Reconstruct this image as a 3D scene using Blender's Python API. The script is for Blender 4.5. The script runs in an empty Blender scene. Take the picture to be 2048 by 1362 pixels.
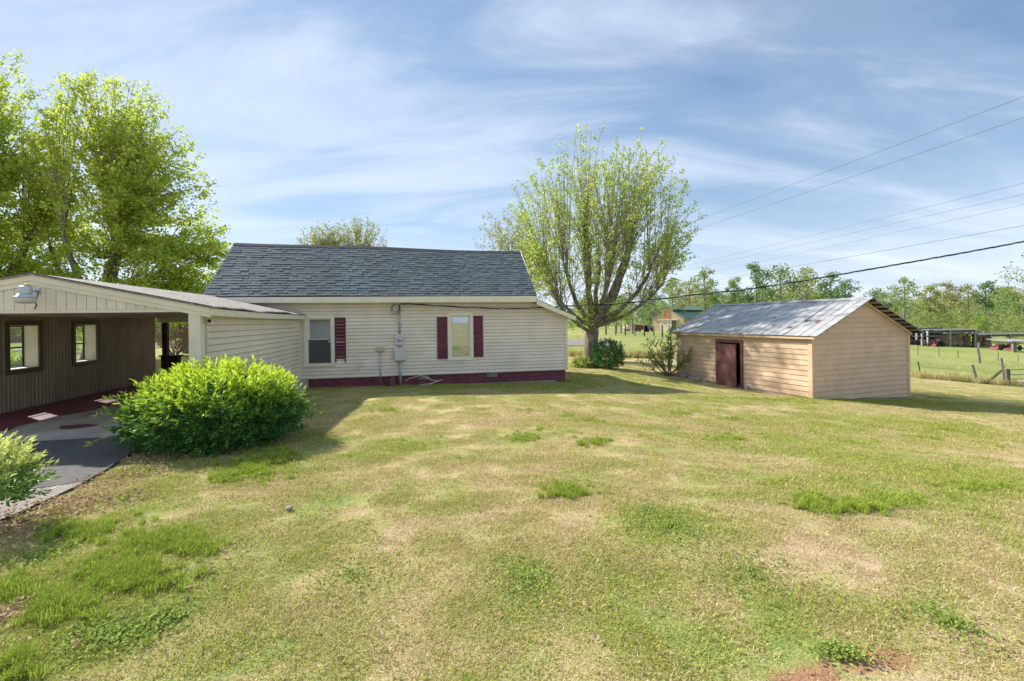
import bpy, bmesh, math, random
import numpy as np
from mathutils import Vector, Matrix

R = math.radians
scene = bpy.context.scene
col = scene.collection
rnd = random.Random(7)
nrng = np.random.default_rng(11)

# ------------------------------------------------------------------ camera, sky, sun, exposure
F, CX, HY, ROLL, CZ = 915.0, 1024.0, 641.0, R(-0.8), 1.7      # focal length in photo pixels, horizon row, roll, eye height
cd = bpy.data.cameras.new('camera')
cam = bpy.data.objects.new('camera', cd); col.objects.link(cam)
cd.sensor_width = 36.0; cd.lens = 36.0*F/2048; cd.shift_y = -(681-HY)/2048
cd.clip_start = 0.05; cd.clip_end = 6000
cam.matrix_world = Matrix.Translation((0, 0, CZ)) @ Matrix.Rotation(R(90), 4, 'X') @ Matrix.Rotation(ROLL, 4, 'Z')
scene.camera = cam

SUN_EL, SUN_AZ = 38.0, -59.0            # azimuth measured from +Y towards +X
scene.view_settings.view_transform = 'Standard'
scene.view_settings.look = 'None'
scene.view_settings.exposure = 1.16
scene.view_settings.gamma = 1.0
scene.view_settings.use_curve_mapping = False
scene.cycles.use_denoising = True
scene.cycles.max_bounces = 8
scene.cycles.transparent_max_bounces = 12

world = bpy.data.worlds.new('World'); scene.world = world; world.use_nodes = True

def nd(nt, typ, **kw):
    n = nt.nodes.new(typ)
    for k, v in kw.items(): setattr(n, k, v)
    return n

def lk(nt, a, b): nt.links.new(a, b)

def ramp(nt, src, stops, interp='LINEAR'):
    r = nd(nt, 'ShaderNodeValToRGB'); r.color_ramp.interpolation = interp
    el = r.color_ramp.elements
    while len(el) > len(stops): el.remove(el[-1])
    while len(el) < len(stops): el.new(0.5)
    for e, (p, c) in zip(el, stops):
        e.position = p; e.color = c if len(c) == 4 else (*c, 1)
    lk(nt, src, r.inputs[0])
    return r.outputs[0]

def noise(nt, vec, scale, detail=3, rough=0.55, dist=0.0):
    n = nd(nt, 'ShaderNodeTexNoise'); n.inputs['Scale'].default_value = scale
    n.inputs['Detail'].default_value = detail; n.inputs['Roughness'].default_value = rough
    n.inputs['Distortion'].default_value = dist
    if vec is not None: lk(nt, vec, n.inputs['Vector'])
    return n.outputs[0]

def mixc(nt, fac, a, b, mode='MIX'):
    m = nd(nt, 'ShaderNodeMix', data_type='RGBA', blend_type=mode)
    for sock, v in ((m.inputs[0], fac), (m.inputs[6], a), (m.inputs[7], b)):
        if hasattr(v, 'links') or isinstance(v, bpy.types.NodeSocket): lk(nt, v, sock)
        elif isinstance(v, (tuple, list)): sock.default_value = (*v[:3], 1)
        else: sock.default_value = v
    return m.outputs[2]

def vmath(nt, op, a, b):
    m = nd(nt, 'ShaderNodeMath', operation=op)
    for s, v in ((m.inputs[0], a), (m.inputs[1], b)):
        if isinstance(v, bpy.types.NodeSocket): lk(nt, v, s)
        else: s.default_value = v
    return m.outputs[0]

def build_world():
    nt = world.node_tree; nt.nodes.clear()
    out = nd(nt, 'ShaderNodeOutputWorld'); bg = nd(nt, 'ShaderNodeBackground')
    sky = nd(nt, 'ShaderNodeTexSky', sky_type='NISHITA', sun_disc=False)
    sky.sun_elevation = R(SUN_EL); sky.sun_rotation = R(SUN_AZ)
    sky.air_density = 1.0; sky.dust_density = 0.3; sky.ozone_density = 2.5; sky.altitude = 300
    gm = nd(nt, 'ShaderNodeGamma'); gm.inputs[1].default_value = .78; lk(nt, sky.outputs[0], gm.inputs[0])
    hs = nd(nt, 'ShaderNodeHueSaturation'); hs.inputs['Saturation'].default_value = 1.3; hs.inputs['Value'].default_value = .60; lk(nt, gm.outputs[0], hs.inputs['Color'])
    tc = nd(nt, 'ShaderNodeTexCoord')
    # thin high cloud: the view direction carried onto a flat layer overhead
    sep = nd(nt, 'ShaderNodeSeparateXYZ'); lk(nt, tc.outputs['Generated'], sep.inputs[0])
    zc = vmath(nt, 'ADD', vmath(nt, 'MAXIMUM', sep.outputs[2], 0.0), 0.22)
    cmb = nd(nt, 'ShaderNodeCombineXYZ')
    lk(nt, vmath(nt, 'DIVIDE', sep.outputs[0], zc), cmb.inputs[0]); lk(nt, vmath(nt, 'DIVIDE', sep.outputs[1], zc), cmb.inputs[1])
    mp = nd(nt, 'ShaderNodeMapping'); lk(nt, cmb.outputs[0], mp.inputs[0])
    mp.inputs['Location'].default_value = (1.9, 0.6, 0); mp.inputs['Rotation'].default_value = (0, 0, CLOUD_ROT); mp.inputs["Scale"].default_value = (0.55, 1.6, 1)
    n1 = noise(nt, mp.outputs[0], 1.7, 8, 0.57, 0.55)
    mp2 = nd(nt, 'ShaderNodeMapping'); lk(nt, cmb.outputs[0], mp2.inputs[0])
    mp2.inputs['Location'].default_value = CLOUD_AT; mp2.inputs['Scale'].default_value = (0.55, 0.55, 1)
    n2 = noise(nt, mp2.outputs[0], 0.8, 2, 0.5)
    s = vmath(nt, 'ADD', vmath(nt, 'MULTIPLY', n1, 0.5), vmath(nt, 'MULTIPLY', n2, 0.75))
    cl = ramp(nt, s, [(0.38, (0.06,)*3), (0.54, (0.26,)*3), (0.70, (0.64,)*3), (0.90, (0.92,)*3)], 'EASE')
    # the veil is seen edge-on near the horizon and thickens there, the same all round
    veil = ramp(nt, sep.outputs[2], [(0.0, (.9,)*3), (.08, (.72,)*3), (.25, (.30,)*3), (.6, (.04,)*3), (1.0, (0,)*3)])
    cl = vmath(nt, 'MAXIMUM', cl, vmath(nt, 'MULTIPLY', veil, vmath(nt, 'ADD', n1, .55)))
    white = ramp(nt, n1, [(.34, (2.15/4, 2.52/4, 3.1/4)), (.68, (2.9/4, 3.17/4, 3.6/4))]); white = mixc(nt, 1.0, white, (4, 4, 4), 'MULTIPLY')
    c = mixc(nt, cl, hs.outputs[0], white)
    lk(nt, c, bg.inputs[0]); bg.inputs[1].default_value = 0.15
    lk(nt, bg.outputs[0], out.inputs[0])
CLOUD_AT = (-19.5, -11.3, 0); CLOUD_ROT = R(48)
build_world()

sl = bpy.data.lights.new('sun', 'SUN'); sl.energy = 3.6; sl.angle = R(1.2); sl.color = (1.0, 0.93, 0.82)
sun = bpy.data.objects.new('sun', sl); col.objects.link(sun)
_az, _el = R(SUN_AZ), R(SUN_EL)
TO_SUN = Vector((math.sin(_az)*math.cos(_el), math.cos(_az)*math.cos(_el), math.sin(_el)))
sun.rotation_euler = TO_SUN.to_track_quat('Z', 'Y').to_euler()

def at(px, py, d):
    """world point seen at photo pixel (px, py) at depth d in front of the camera"""
    u, v = (px-CX)/F, -(py-HY)/F
    c, s = math.cos(ROLL), math.sin(ROLL)
    return Vector((d*(u*c-v*s), d, CZ+d*(u*s+v*c)))

# ------------------------------------------------------------------ terrain heights
CTRL = [(0,0,0),(0,3,0),(-3,4,-.03),(3,4,-.06),(-4.65,4.2,-.05),(-5,6.3,-.13),(-3,8,-.2),(0,8,-.2),(5,8,-.45),
        (-6.9,14.5,-.42),(-2,15.3,-.48),(2.05,16.5,-.58),(9.85,14.9,-1.0),(7.6,21,-.93),(8.6,18,-1.05),(14.5,16.5,-1.36),(3.9,23,-.68),
        (-8.5,7,-.2),(-10.5,9,-.3),(-12,15,-.35),(-8,12,-.35),(-15,20,-.25),(8,33,-1.05),(-2,33,-.8),(13,57,-.22),(5,57,-.1),(24,60,-.75),
        (33,30,-3.1),(25,28,-2.2),(20,22,-1.75),(52,55,-3.55),(85,92,-4.6),(110,100,-5.6),(76,92,-4.3),(52,150,-2.3),(0,150,-1.5),
        (-16,28,-.2),(-26,35,-.2),(-50,40,-.3),(-60,60,-.3),(0,-20,.3),(20,-10,-.5),(-20,-10,.2),(20,5,-1.15),(10,6,-.65),(16,11,-1.2),(22,14,-1.6)]
CTRL += [(300*math.cos(k*math.pi/6), 300*math.sin(k*math.pi/6), -4) for k in range(12)]
CTRL += [(1600*math.cos(k*math.pi/4), 1600*math.sin(k*math.pi/4), -4) for k in range(8)]
_C = np.array(CTRL, float)
def _tps(r): return np.where(r > 1e-9, r*r*np.log(np.maximum(r, 1e-9)), 0.0)
def _fit():
    n = len(_C); D = np.hypot(_C[:, None, 0]-_C[None, :, 0], _C[:, None, 1]-_C[None, :, 1])/50
    A = np.zeros((n+3, n+3)); A[:n, :n] = _tps(D)+np.eye(n)*1e-5
    P = np.c_[np.ones(n), _C[:, :2]/50]; A[:n, n:] = P; A[n:, :n] = P.T
    return np.linalg.solve(A, np.r_[_C[:, 2], 0, 0, 0])
_W = _fit()
def gz(x, y):
    x = np.asarray(x, float); y = np.asarray(y, float); sh = np.broadcast(x, y).shape
    X = np.broadcast_to(x, sh).ravel(); Y = np.broadcast_to(y, sh).ravel()
    out = np.empty(len(X))
    for i in range(0, len(X), 20000):
        xs, ys = X[i:i+20000], Y[i:i+20000]
        D = np.hypot(xs[:, None]-_C[None, :, 0], ys[:, None]-_C[None, :, 1])/50
        out[i:i+20000] = _tps(D)@_W[:-3] + _W[-3] + _W[-2]*xs/50 + _W[-1]*ys/50
    out = out.reshape(sh)
    return float(out) if sh == () else out
def onground(px, py):
    """world ground point under a photo pixel"""
    r0, r1 = at(px, py, 0.0), at(px, py, 1.0); sl_ = r1.z-r0.z; d = 3.0
    for _ in range(14):
        q = at(px, py, d); d = max(.5, min(300, d*.3+.7*(gz(q.x, q.y)-r0.z)/sl_))
    q = at(px, py, d)
    return Vector((q.x, q.y, gz(q.x, q.y)))

# ------------------------------------------------------------------ materials
M = {}
def mat(name, base, rough=0.7, metal=0.0, var=0.12, scale=6.0, bump=0.0, bscale=40.0, spec=0.4, island=0.0, obj=0.0, second=None, sfac=0.5, sscale=2.0, swidth=0.12, stretch=None):
    """procedural surface: base colour with noise variation, optional second tone in patches, per-piece variation and fine relief"""
    m = bpy.data.materials.new(name); m.use_nodes = True; nt = m.node_tree
    b = nt.nodes['Principled BSDF']
    tc = nd(nt, 'ShaderNodeTexCoord'); vec = tc.outputs['Object']
    if stretch:
        mp = nd(nt, 'ShaderNodeMapping'); lk(nt, vec, mp.inputs[0]); mp.inputs['Scale'].default_value = stretch; vec = mp.outputs[0]
    n = noise(nt, vec, scale, 5, 0.6)
    lo = tuple(c*(1-var*2.2) for c in base); hi = tuple(min(1, c*(1+var*2.2)) for c in base)
    c = ramp(nt, n, [(0.25, lo), (0.5, base), (0.75, hi)])
    if second:
        n2 = noise(nt, vec, sscale, 6, 0.65, 0.3)
        f = ramp(nt, n2, [(sfac, (0,)*3), (min(1, sfac+swidth), (1,)*3)])
        c = mixc(nt, f, c, second)
    if island or obj:
        if island:
            g = nd(nt, 'ShaderNodeNewGeometry'); src = g.outputs['Random Per Island']; amt = island
        else:
            g = nd(nt, 'ShaderNodeObjectInfo'); src = g.outputs['Random']; amt = obj
        v = ramp(nt, src, [(0, (1-amt,)*3), (1, (1+amt if 1+amt < 1 else 1,)*3)])
        c = mixc(nt, 1.0, c, v, 'MULTIPLY')
    lk(nt, c, b.inputs['Base Color'])
    b.inputs['Roughness'].default_value = rough; b.inputs['Metallic'].default_value = metal
    b.inputs['Specular IOR Level'].default_value = spec
    if bump:
        bp = nd(nt, 'ShaderNodeBump'); bp.inputs['Strength'].default_value = bump; bp.inputs['Distance'].default_value = 0.02
        lk(nt, noise(nt, vec, bscale, 4, 0.6), bp.inputs['Height']); lk(nt, bp.outputs[0], b.inputs['Normal'])
    M[name] = m
    return m

mat('siding_beige', (.78,.69,.56), .55, var=.05, scale=1.5, obj=.06, second=(.66,.59,.50), sfac=.62, sscale=.9)
mat('siding_cream', (.78,.70,.54), .5, var=.05, scale=1.2, obj=.05)
mat('trim_cream', (.80,.73,.56), .5, var=.05, scale=3, second=(.66,.59,.43), sfac=.66, sscale=2.5)
mat('white_vinyl', (.74,.72,.64), .4, var=.03)
mat('maroon', (.15,.045,.068), .6, spec=.15, var=.12, scale=5)
mat('maroon_block', (.17,.045,.07), .75, var=.2, scale=7, bump=.5, bscale=30, second=(.30,.24,.22), sfac=.71, sscale=5, swidth=.04)
mat('maroon_floor', (.19,.04,.075), .45, var=.15, scale=2)
mat('shingle', (.118,.150,.168), .9, var=.12, scale=60, bump=.4, bscale=200, island=.30)
mat('shingle_old', (.30,.27,.25), .9, var=.25, scale=12, bump=.5, bscale=90, second=(.14,.13,.13), sfac=.55, sscale=4)
mat('shingle_dark', (.06,.065,.07), .9, var=.2, scale=30)
mat('brown_metal', (.42,.36,.245), .5, var=.12, scale=3, second=(.33,.28,.19), sfac=.6, sscale=1.3, stretch=(1, 1, .35))
mat('brown_trim', (.14,.115,.07), .5, var=.1)
mat('dark_wood', (.035,.025,.02), .8, var=.2)
mat('ceiling', (.58,.49,.37), .6, var=.05)
mat('concrete', (.42,.385,.325), .85, var=.12, scale=2.5, bump=.25, bscale=60, second=(.3,.27,.23), sfac=.6, sscale=1.2)
mat('asphalt', (.105,.10,.10), .9, var=.22, scale=14, bump=.5, bscale=160, second=(.15,.14,.13), sfac=.62, sscale=2.2, swidth=.2)
mat('asphalt_worn', (.27,.24,.21), .9, var=.18, scale=20, bump=.5, bscale=140, second=(.18,.165,.15), sfac=.55, sscale=2.5, swidth=.2)
mat('road', (.22,.21,.2), .9, var=.1)
mat('shed_siding', (.65,.465,.315), .65, var=.06, scale=2, obj=.09, bump=.15, bscale=25, second=(.47,.37,.29), sfac=.67, sscale=5, swidth=.04)
mat('shed_trim', (.64,.46,.30), .55, var=.06, scale=3)
mat('shed_door', (.17,.068,.065), .5, var=.12, scale=4, second=(.3,.2,.17), sfac=.74, sscale=9, swidth=.03)
mat('tin', (.45,.46,.475), .62, metal=.15, var=.16, scale=3, obj=.12, bump=.12, bscale=9, second=(.34,.345,.355), sfac=.5, sscale=2.2, swidth=.25)
mat('rust', (.28,.11,.045), .9, var=.3, scale=30)
mat('block_grey', (.3,.29,.27), .9, var=.15, scale=8, bump=.4)
mat('stone', (.33,.31,.28), .9, var=.2, scale=8, bump=.6)
mat('galvanised', (.5,.53,.56), .4, metal=.6, var=.1, scale=10)
mat('grey_box', (.60,.58,.53), .5, var=.05)
mat('tan_box', (.52,.47,.35), .6, var=.05)
mat('pipe', (.36,.41,.47), .45, metal=.25, var=.08)
mat('black_cable', (.02,.02,.02), .6, var=.1)
mat('bare_cable', (.3,.3,.31), .5, metal=.5, var=.2, scale=3)
mat('wire', (.06,.065,.07), .6, var=.1)
mat('lens', (.62,.60,.54), .3, var=.03)
mat('photocell', (.75,.5,.2), .5, var=.1)
mat('blind', (.62,.65,.66), .6, var=.03)
mat('screen', (.13,.125,.115), .7, var=.06)
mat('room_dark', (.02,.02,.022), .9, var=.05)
mat('curtain', (.46,.475,.51), .8, var=.12, scale=3, stretch=(4, 1, .6))
mat('bark', (.19,.16,.13), .95, var=.35, scale=9, bump=1.0, bscale=22, second=(.30,.275,.235), sfac=.56, sscale=4, stretch=(1, 1, .3))
mat('bark_grey', (.19,.17,.145), .95, var=.25, scale=9, bump=.8, bscale=20, stretch=(1, 1, .3))
mat('shoot', (.30,.26,.205), .9, var=.2, scale=6)
mat('twig', (.17,.13,.10), .9, var=.2)
mat('twig_dry', (.34,.22,.14), .9, var=.2)
mat('post_wood', (.25,.225,.19), .95, var=.25, scale=10, bump=.6, stretch=(1, 1, .25))
mat('post_dark', (.10,.085,.07), .95, var=.25, scale=10)
mat('tpost', (.07,.065,.055), .8, var=.2)
mat('barn_tan', (.55,.4,.26), .7, var=.05)
mat('barn_green', (.22,.34,.28), .5, metal=.2, var=.1)
mat('barn_dark', (.05,.075,.075), .7, var=.1)
mat('barn_orange', (.5,.19,.07), .7, var=.15)
mat('barn_white', (.66,.6,.5), .7, var=.05)
mat('pole_metal', (.34,.34,.35), .6, metal=.2, var=.12)
mat('barn_wood', (.2,.18,.16), .9, var=.2)
mat('hay', (.42,.32,.2), .95, var=.25, scale=9, bump=.8, bscale=30, obj=.2)
mat('red_paint', (.17,.028,.028), .4, var=.1)
mat('rubber', (.02,.02,.02), .9, var=.1)
mat('blue_dark', (.05,.06,.09), .4, var=.1)
mat('brick_pink', (.36,.22,.17), .85, var=.12, scale=12)
mat('roof_grey', (.30,.29,.29), .9, var=.1)

def glass_mat(name, refl, tint=(.85,.9,.92)):
    m = bpy.data.materials.new(name); m.use_nodes = True; nt = m.node_tree; nt.nodes.clear()
    o = nd(nt, 'ShaderNodeOutputMaterial'); t = nd(nt, 'ShaderNodeBsdfTransparent'); g = nd(nt, 'ShaderNodeBsdfGlossy'); mx = nd(nt, 'ShaderNodeMixShader')
    t.inputs[0].default_value = (*tint, 1); g.inputs['Roughness'].default_value = 0.015; g.inputs['Color'].default_value = (.95,.97,1,1)
    mx.inputs[0].default_value = refl
    n = noise(nt, nd(nt, 'ShaderNodeTexCoord').outputs['Object'], 1.6, 2); bp = nd(nt, 'ShaderNodeBump'); bp.inputs['Strength'].default_value = .02
    lk(nt, n, bp.inputs['Height']); lk(nt, bp.outputs[0], g.inputs['Normal'])
    lk(nt, t.outputs[0], mx.inputs[1]); lk(nt, g.outputs[0], mx.inputs[2]); lk(nt, mx.outputs[0], o.inputs[0]); M[name] = m
glass_mat('glass', .22); glass_mat('glass_mirror', .26); glass_mat('glass_clear', .08)

def leaf_mat(name, dark, light, trans=0.45, rough=.5, attr=None, spec=.3, tcol=None, nsc=.5):
    """foliage: each leaf takes its own tone between two greens, light passes through it"""
    m = bpy.data.materials.new(name); m.use_nodes = True; nt = m.node_tree; nt.nodes.clear()
    o = nd(nt, 'ShaderNodeOutputMaterial'); b = nd(nt, 'ShaderNodeBsdfPrincipled'); t = nd(nt, 'ShaderNodeBsdfTranslucent'); mx = nd(nt, 'ShaderNodeMixShader')
    g = nd(nt, 'ShaderNodeNewGeometry'); tc = nd(nt, 'ShaderNodeTexCoord')
    f = vmath(nt, 'ADD', vmath(nt, 'MULTIPLY', g.outputs['Random Per Island'], .6), vmath(nt, 'MULTIPLY', noise(nt, tc.outputs['Object'], nsc, 2), .5))
    if attr:
        a = nd(nt, 'ShaderNodeAttribute', attribute_name=attr)
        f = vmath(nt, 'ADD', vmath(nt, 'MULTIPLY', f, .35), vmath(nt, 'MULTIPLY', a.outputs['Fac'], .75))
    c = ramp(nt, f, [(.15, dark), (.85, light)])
    lk(nt, c, b.inputs['Base Color']); b.inputs['Roughness'].default_value = rough; b.inputs['Specular IOR Level'].default_value = spec
    if tcol: c2 = mixc(nt, 1.0, c, tcol, 'MULTIPLY')
    else: c2 = c
    lk(nt, c2, t.inputs[0]); mx.inputs[0].default_value = trans
    lk(nt, b.outputs[0], mx.inputs[1]); lk(nt, t.outputs[0], mx.inputs[2]); lk(nt, mx.outputs[0], o.inputs[0]); M[name] = m
leaf_mat('leaf_left', (.26,.38,.05), (.64,.72,.12), .6)
leaf_mat('leaf_maple', (.29,.40,.09), (.58,.69,.17), .58)
leaf_mat('leaf_pale', (.26,.3,.1), (.48,.5,.2), .45)
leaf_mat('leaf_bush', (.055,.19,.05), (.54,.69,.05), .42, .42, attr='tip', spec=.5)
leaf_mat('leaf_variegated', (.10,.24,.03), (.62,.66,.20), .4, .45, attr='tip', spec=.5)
leaf_mat('leaf_box', (.03,.12,.035), (.12,.27,.07), .3, .35)
leaf_mat('leaf_shrub', (.18,.22,.06), (.38,.42,.14), .45)
leaf_mat('leaf_far1', (.15,.25,.07), (.34,.44,.12), .35, nsc=.15)
leaf_mat('leaf_far2', (.23,.29,.08), (.44,.48,.15), .35, nsc=.15)
leaf_mat('leaf_far3', (.09,.19,.06), (.22,.34,.10), .35, nsc=.15)
leaf_mat('leaf_far4', (.28,.28,.12), (.48,.46,.20), .3, nsc=.15)
leaf_mat('leaf_dead', (.28,.17,.10), (.58,.42,.27), .2, .8)
leaf_mat('leaf_clover', (.20,.30,.06), (.42,.52,.12), .45, .8)

# ------------------------------------------------------------------ mesh helpers
def tag(o, label, cat, group=None, kind=None):
    o['label'] = label
    if cat: o['category'] = cat
    if group: o['group'] = group
    if kind: o['kind'] = kind
    return o
def empty(name, loc=(0, 0, 0), rz=0.0, parent=None):
    o = bpy.data.objects.new(name, None); col.objects.link(o); o.location = loc; o.rotation_euler = (0, 0, rz)
    o.empty_display_size = .2
    if parent: o.parent = parent
    return o
def link(name, me, m, parent=None, smooth=False):
    if m is not None: me.materials.append(M[m] if isinstance(m, str) else m)
    if smooth: me.polygons.foreach_set('use_smooth', [True]*len(me.polygons))
    o = bpy.data.objects.new(name, me); col.objects.link(o)
    if parent: o.parent = parent
    return o

class MB:
    def __init__(s): s.v = []; s.f = []
    def add(s, v, f):
        n = len(s.v); s.v += [tuple(p) for p in v]; s.f += [tuple(i+n for i in q) for q in f]; return s
    def box(s, x0, x1, y0, y1, z0, z1):
        return s.add([(x0,y0,z0),(x1,y0,z0),(x1,y1,z0),(x0,y1,z0),(x0,y0,z1),(x1,y0,z1),(x1,y1,z1),(x0,y1,z1)],
                     [(0,3,2,1),(4,5,6,7),(0,1,5,4),(1,2,6,5),(2,3,7,6),(3,0,4,7)])
    def hexa(s, b, t):
        """solid between two quads given in the same order"""
        return s.add(list(b)+list(t), [(0,3,2,1),(4,5,6,7),(0,1,5,4),(1,2,6,5),(2,3,7,6),(3,0,4,7)])
    def prism(s, poly, fn):
        """poly of 2D points; fn(p, side) gives the 3D point for side 0 or 1"""
        n = len(poly); v = [fn(p, 0) for p in poly]+[fn(p, 1) for p in poly]
        return s.add(v, [tuple(range(n)), tuple(range(2*n-1, n-1, -1))]+[(i, i+n, (i+1) % n+n, (i+1) % n) for i in range(n)])
    def tube(s, pts, r, n=6, cap=True):
        pts = [Vector(p) for p in pts]; rs = r if isinstance(r, (list, tuple)) else [r]*len(pts)
        base = len(s.v); ref = None
        for i, p in enumerate(pts):
            t = (pts[min(i+1, len(pts)-1)]-pts[max(i-1, 0)]).normalized()
            if ref is None: ref = t.orthogonal().normalized()
            ref = (ref-t*ref.dot(t)).normalized(); q = t.cross(ref)
            for k in range(n):
                a = 2*math.pi*k/n; s.v.append(tuple(p+(ref*math.cos(a)+q*math.sin(a))*rs[i]))
        for i in range(len(pts)-1):
            for k in range(n):
                a, b = base+i*n+k, base+i*n+(k+1) % n; s.f.append((a, b, b+n, a+n))
        if cap: s.f.append(tuple(base+k for k in reversed(range(n)))); s.f.append(tuple(base+(len(pts)-1)*n+k for k in range(n)))
        return s
    def lathe(s, prof, c=(0, 0, 0), n=20, flute=0.0):
        base = len(s.v)
        for (r, z) in prof:
            for k in range(n):
                a = 2*math.pi*k/n; rr = r*(1+flute*(k % 2)); s.v.append((c[0]+rr*math.cos(a), c[1]+rr*math.sin(a), c[2]+z))
        for i in range(len(prof)-1):
            for k in range(n):
                a, b = base+i*n+k, base+i*n+(k+1) % n; s.f.append((a, b, b+n, a+n))
        s.f.append(tuple(base+k for k in reversed(range(n)))); s.f.append(tuple(base+(len(prof)-1)*n+k for k in range(n)))
        return s
    def build(s, name, m, parent=None, smooth=False):
        me = bpy.data.meshes.new(name); me.from_pydata(s.v, [], s.f); me.update()
        return link(name, me, m, parent, smooth)

def np_mesh(name, V, faces_per, m, parent=None, attr=None):
    """mesh of N separate equal pieces: V (N,k,3); faces_per list of index tuples (all same length)"""
    N, k, _ = V.shape; fp = np.array(faces_per); nf, fl = fp.shape
    me = bpy.data.meshes.new(name); me.vertices.add(N*k); me.vertices.foreach_set('co', V.reshape(-1).astype(np.float32))
    idx = (fp[None]+(np.arange(N)*k)[:, None, None]).reshape(-1)
    me.loops.add(len(idx)); me.loops.foreach_set('vertex_index', idx.astype(np.int32))
    me.polygons.add(N*nf); me.polygons.foreach_set('loop_start', (np.arange(N*nf)*fl).astype(np.int32))
    me.update(calc_edges=True)
    if attr:
        for an, av in attr.items():
            a = me.attributes.new(an, 'FLOAT', 'POINT'); a.data.foreach_set('value', np.repeat(av, k).astype(np.float32))
    return link(name, me, m, parent)

def unit(v): return v/np.maximum(np.linalg.norm(v, axis=-1, keepdims=True), 1e-9)
def leaves(name, P, D, L, Wd, m, parent=None, attr=None, rng=nrng, fold=0.0):
    """leaf pieces at P pointing along D, length L, width Wd; rhombus or folded leaf"""
    N = len(P); D = unit(D); S = unit(np.cross(D, rng.normal(size=(N, 3)))); Nn = np.cross(D, S)
    L = np.broadcast_to(L, N)[:, None]; Wd = np.broadcast_to(Wd, N)[:, None]
    if fold:
        a = P; b = P+D*L*.45+S*Wd*.5+Nn*Wd*fold; c = P+D*L-Nn*L*.12; d = P+D*L*.45-S*Wd*.5+Nn*Wd*fold; e = P+D*L*.5
        return np_mesh(name, np.stack([a, b, c, d, e], 1), [(0, 4, 1), (1, 4, 2), (0, 3, 4), (3, 2, 4)], m, parent, attr)
    return np_mesh(name, np.stack([P, P+D*L*.5+S*Wd*.5, P+D*L, P+D*L*.5-S*Wd*.5], 1), [(0, 1, 2, 3)], m, parent, attr)

def clip(poly, fn):
    out = []
    for i, p in enumerate(poly):
        q = poly[(i+1) % len(poly)]; a, b = fn(p), fn(q)
        if a >= 0: out.append(p)
        if (a >= 0) != (b >= 0):
            t = a/(a-b); out.append((p[0]+(q[0]-p[0])*t, p[1]+(q[1]-p[1])*t))
    return out

def lap_siding(parent, m, x0, x1, z0, z1, ex, holes=(), clips=(), to3=None, proud=.014, jit=0.0, name='siding_board', joints=(), slot=.013):
    """overlapping boards, one object each, on the plane (x, z); to3(x, out, z) maps to the parent's frame"""
    z = z0; k = 0
    while z < z1-1e-4:
        zt = min(z+ex, z1)
        pieces = []
        cuts = sorted({x0, x1, *[h[i] for h in holes for i in (0, 1) if x0 < h[i] < x1], *[j for j in joints if (k % 3) == 0]})
        for a, b in zip(cuts[:-1], cuts[1:]):
            rng_ = [(z, zt)]
            for h in holes:
                if h[0]-1e-6 <= a and b <= h[1]+1e-6:
                    nr = []
                    for (p, q) in rng_:
                        if h[3] <= p or h[2] >= q: nr.append((p, q)); continue
                        if h[2] > p: nr.append((p, h[2]))
                        if h[3] < q: nr.append((h[3], q))
                    rng_ = nr
            pieces += [(a, b, p, q) for p, q in rng_ if q-p > .004]
        # join neighbours of the same height
        pieces.sort(key=lambda t: (t[2], t[0])); merged = []
        for pc in pieces:
            if merged and abs(merged[-1][1]-pc[0]) < 1e-6 and merged[-1][2:] == list(pc[2:]) and pc[0] not in joints: merged[-1][1] = pc[1]
            else: merged.append(list(pc))
        for a, b, p, q in merged:
            dz = rnd.uniform(-jit, jit)
            sl0 = slot if abs(p-z) < 1e-6 else 0.0
            poly = [(a+.002, p+dz+sl0), (b-.002, p+dz+sl0), (b-.002, q+dz), (a+.002, q+dz)]
            for c in clips: poly = clip(poly, c) if poly else poly
            if len(poly) < 3: continue
            def fn(pt, side):
                pr = .003+proud*(1-min(1, max(0, (pt[1]-z)/ex)))
                return to3(pt[0], pr if side == 0 else -.012, pt[1])
            MB().prism(poly, fn).build(name, m, parent)
        z = zt; k += 1

def smooth_obj(o): o.data.polygons.foreach_set('use_smooth', [True]*len(o.data.polygons)); return o

# ------------------------------------------------------------------ ground
def vnoise(x, y, s, seed):
    """smooth value noise in numpy"""
    r = np.random.default_rng(seed); T = r.random((64, 64))
    X = np.asarray(x)/s; Y = np.asarray(y)/s; i = np.floor(X).astype(int); j = np.floor(Y).astype(int)
    u = X-i; v = Y-j; u = u*u*(3-2*u); v = v*v*(3-2*v)
    g = lambda a, b: T[a % 64, b % 64]
    return (g(i, j)*(1-u)+g(i+1, j)*u)*(1-v)+(g(i, j+1)*(1-u)+g(i+1, j+1)*u)*v
def fbm(x, y, s, seed): return (vnoise(x, y, s, seed)+.5*vnoise(x, y, s/2.1, seed+1)+.25*vnoise(x, y, s/4.3, seed+2))/1.75

GREEN_BLOBS = []   # (x, y, rx, ry, amount): stretches of greener turf
for px, py, rx, ry, am in [(1450,880,2.0,1.2,.35),(1650,980,1.2,.6,.45),(1800,930,1.6,.9,.35),(1950,960,1.3,.8,.3),(1700,850,3.0,1.2,.3),(1880,850,2.4,.9,.25),
                           (300,1180,.9,.7,.4),(120,1250,.6,.5,.45),(330,1080,.9,.4,.4),(560,930,.9,.6,.4),(480,1010,1.1,.5,.25),(700,880,1.4,1.0,.25),
                           (900,772,4.5,.8,.45),(1180,765,2.5,1.0,.45),(1300,760,2.5,1.3,.4),(1500,800,2.0,.7,.45),(1340,1040,.55,.35,.3),(1060,1150,.5,.35,.25),
                           (1700,800,2.0,.7,.5),(1900,810,3.0,1.0,.5),(1650,1300,.5,.3,.25),(1960,1030,.8,.4,.25),(850,1200,.7,.4,.12)]:
    g_ = onground(px, py); GREEN_BLOBS.append((g_.x, g_.y, rx, ry, am))
DIRT = []
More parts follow.
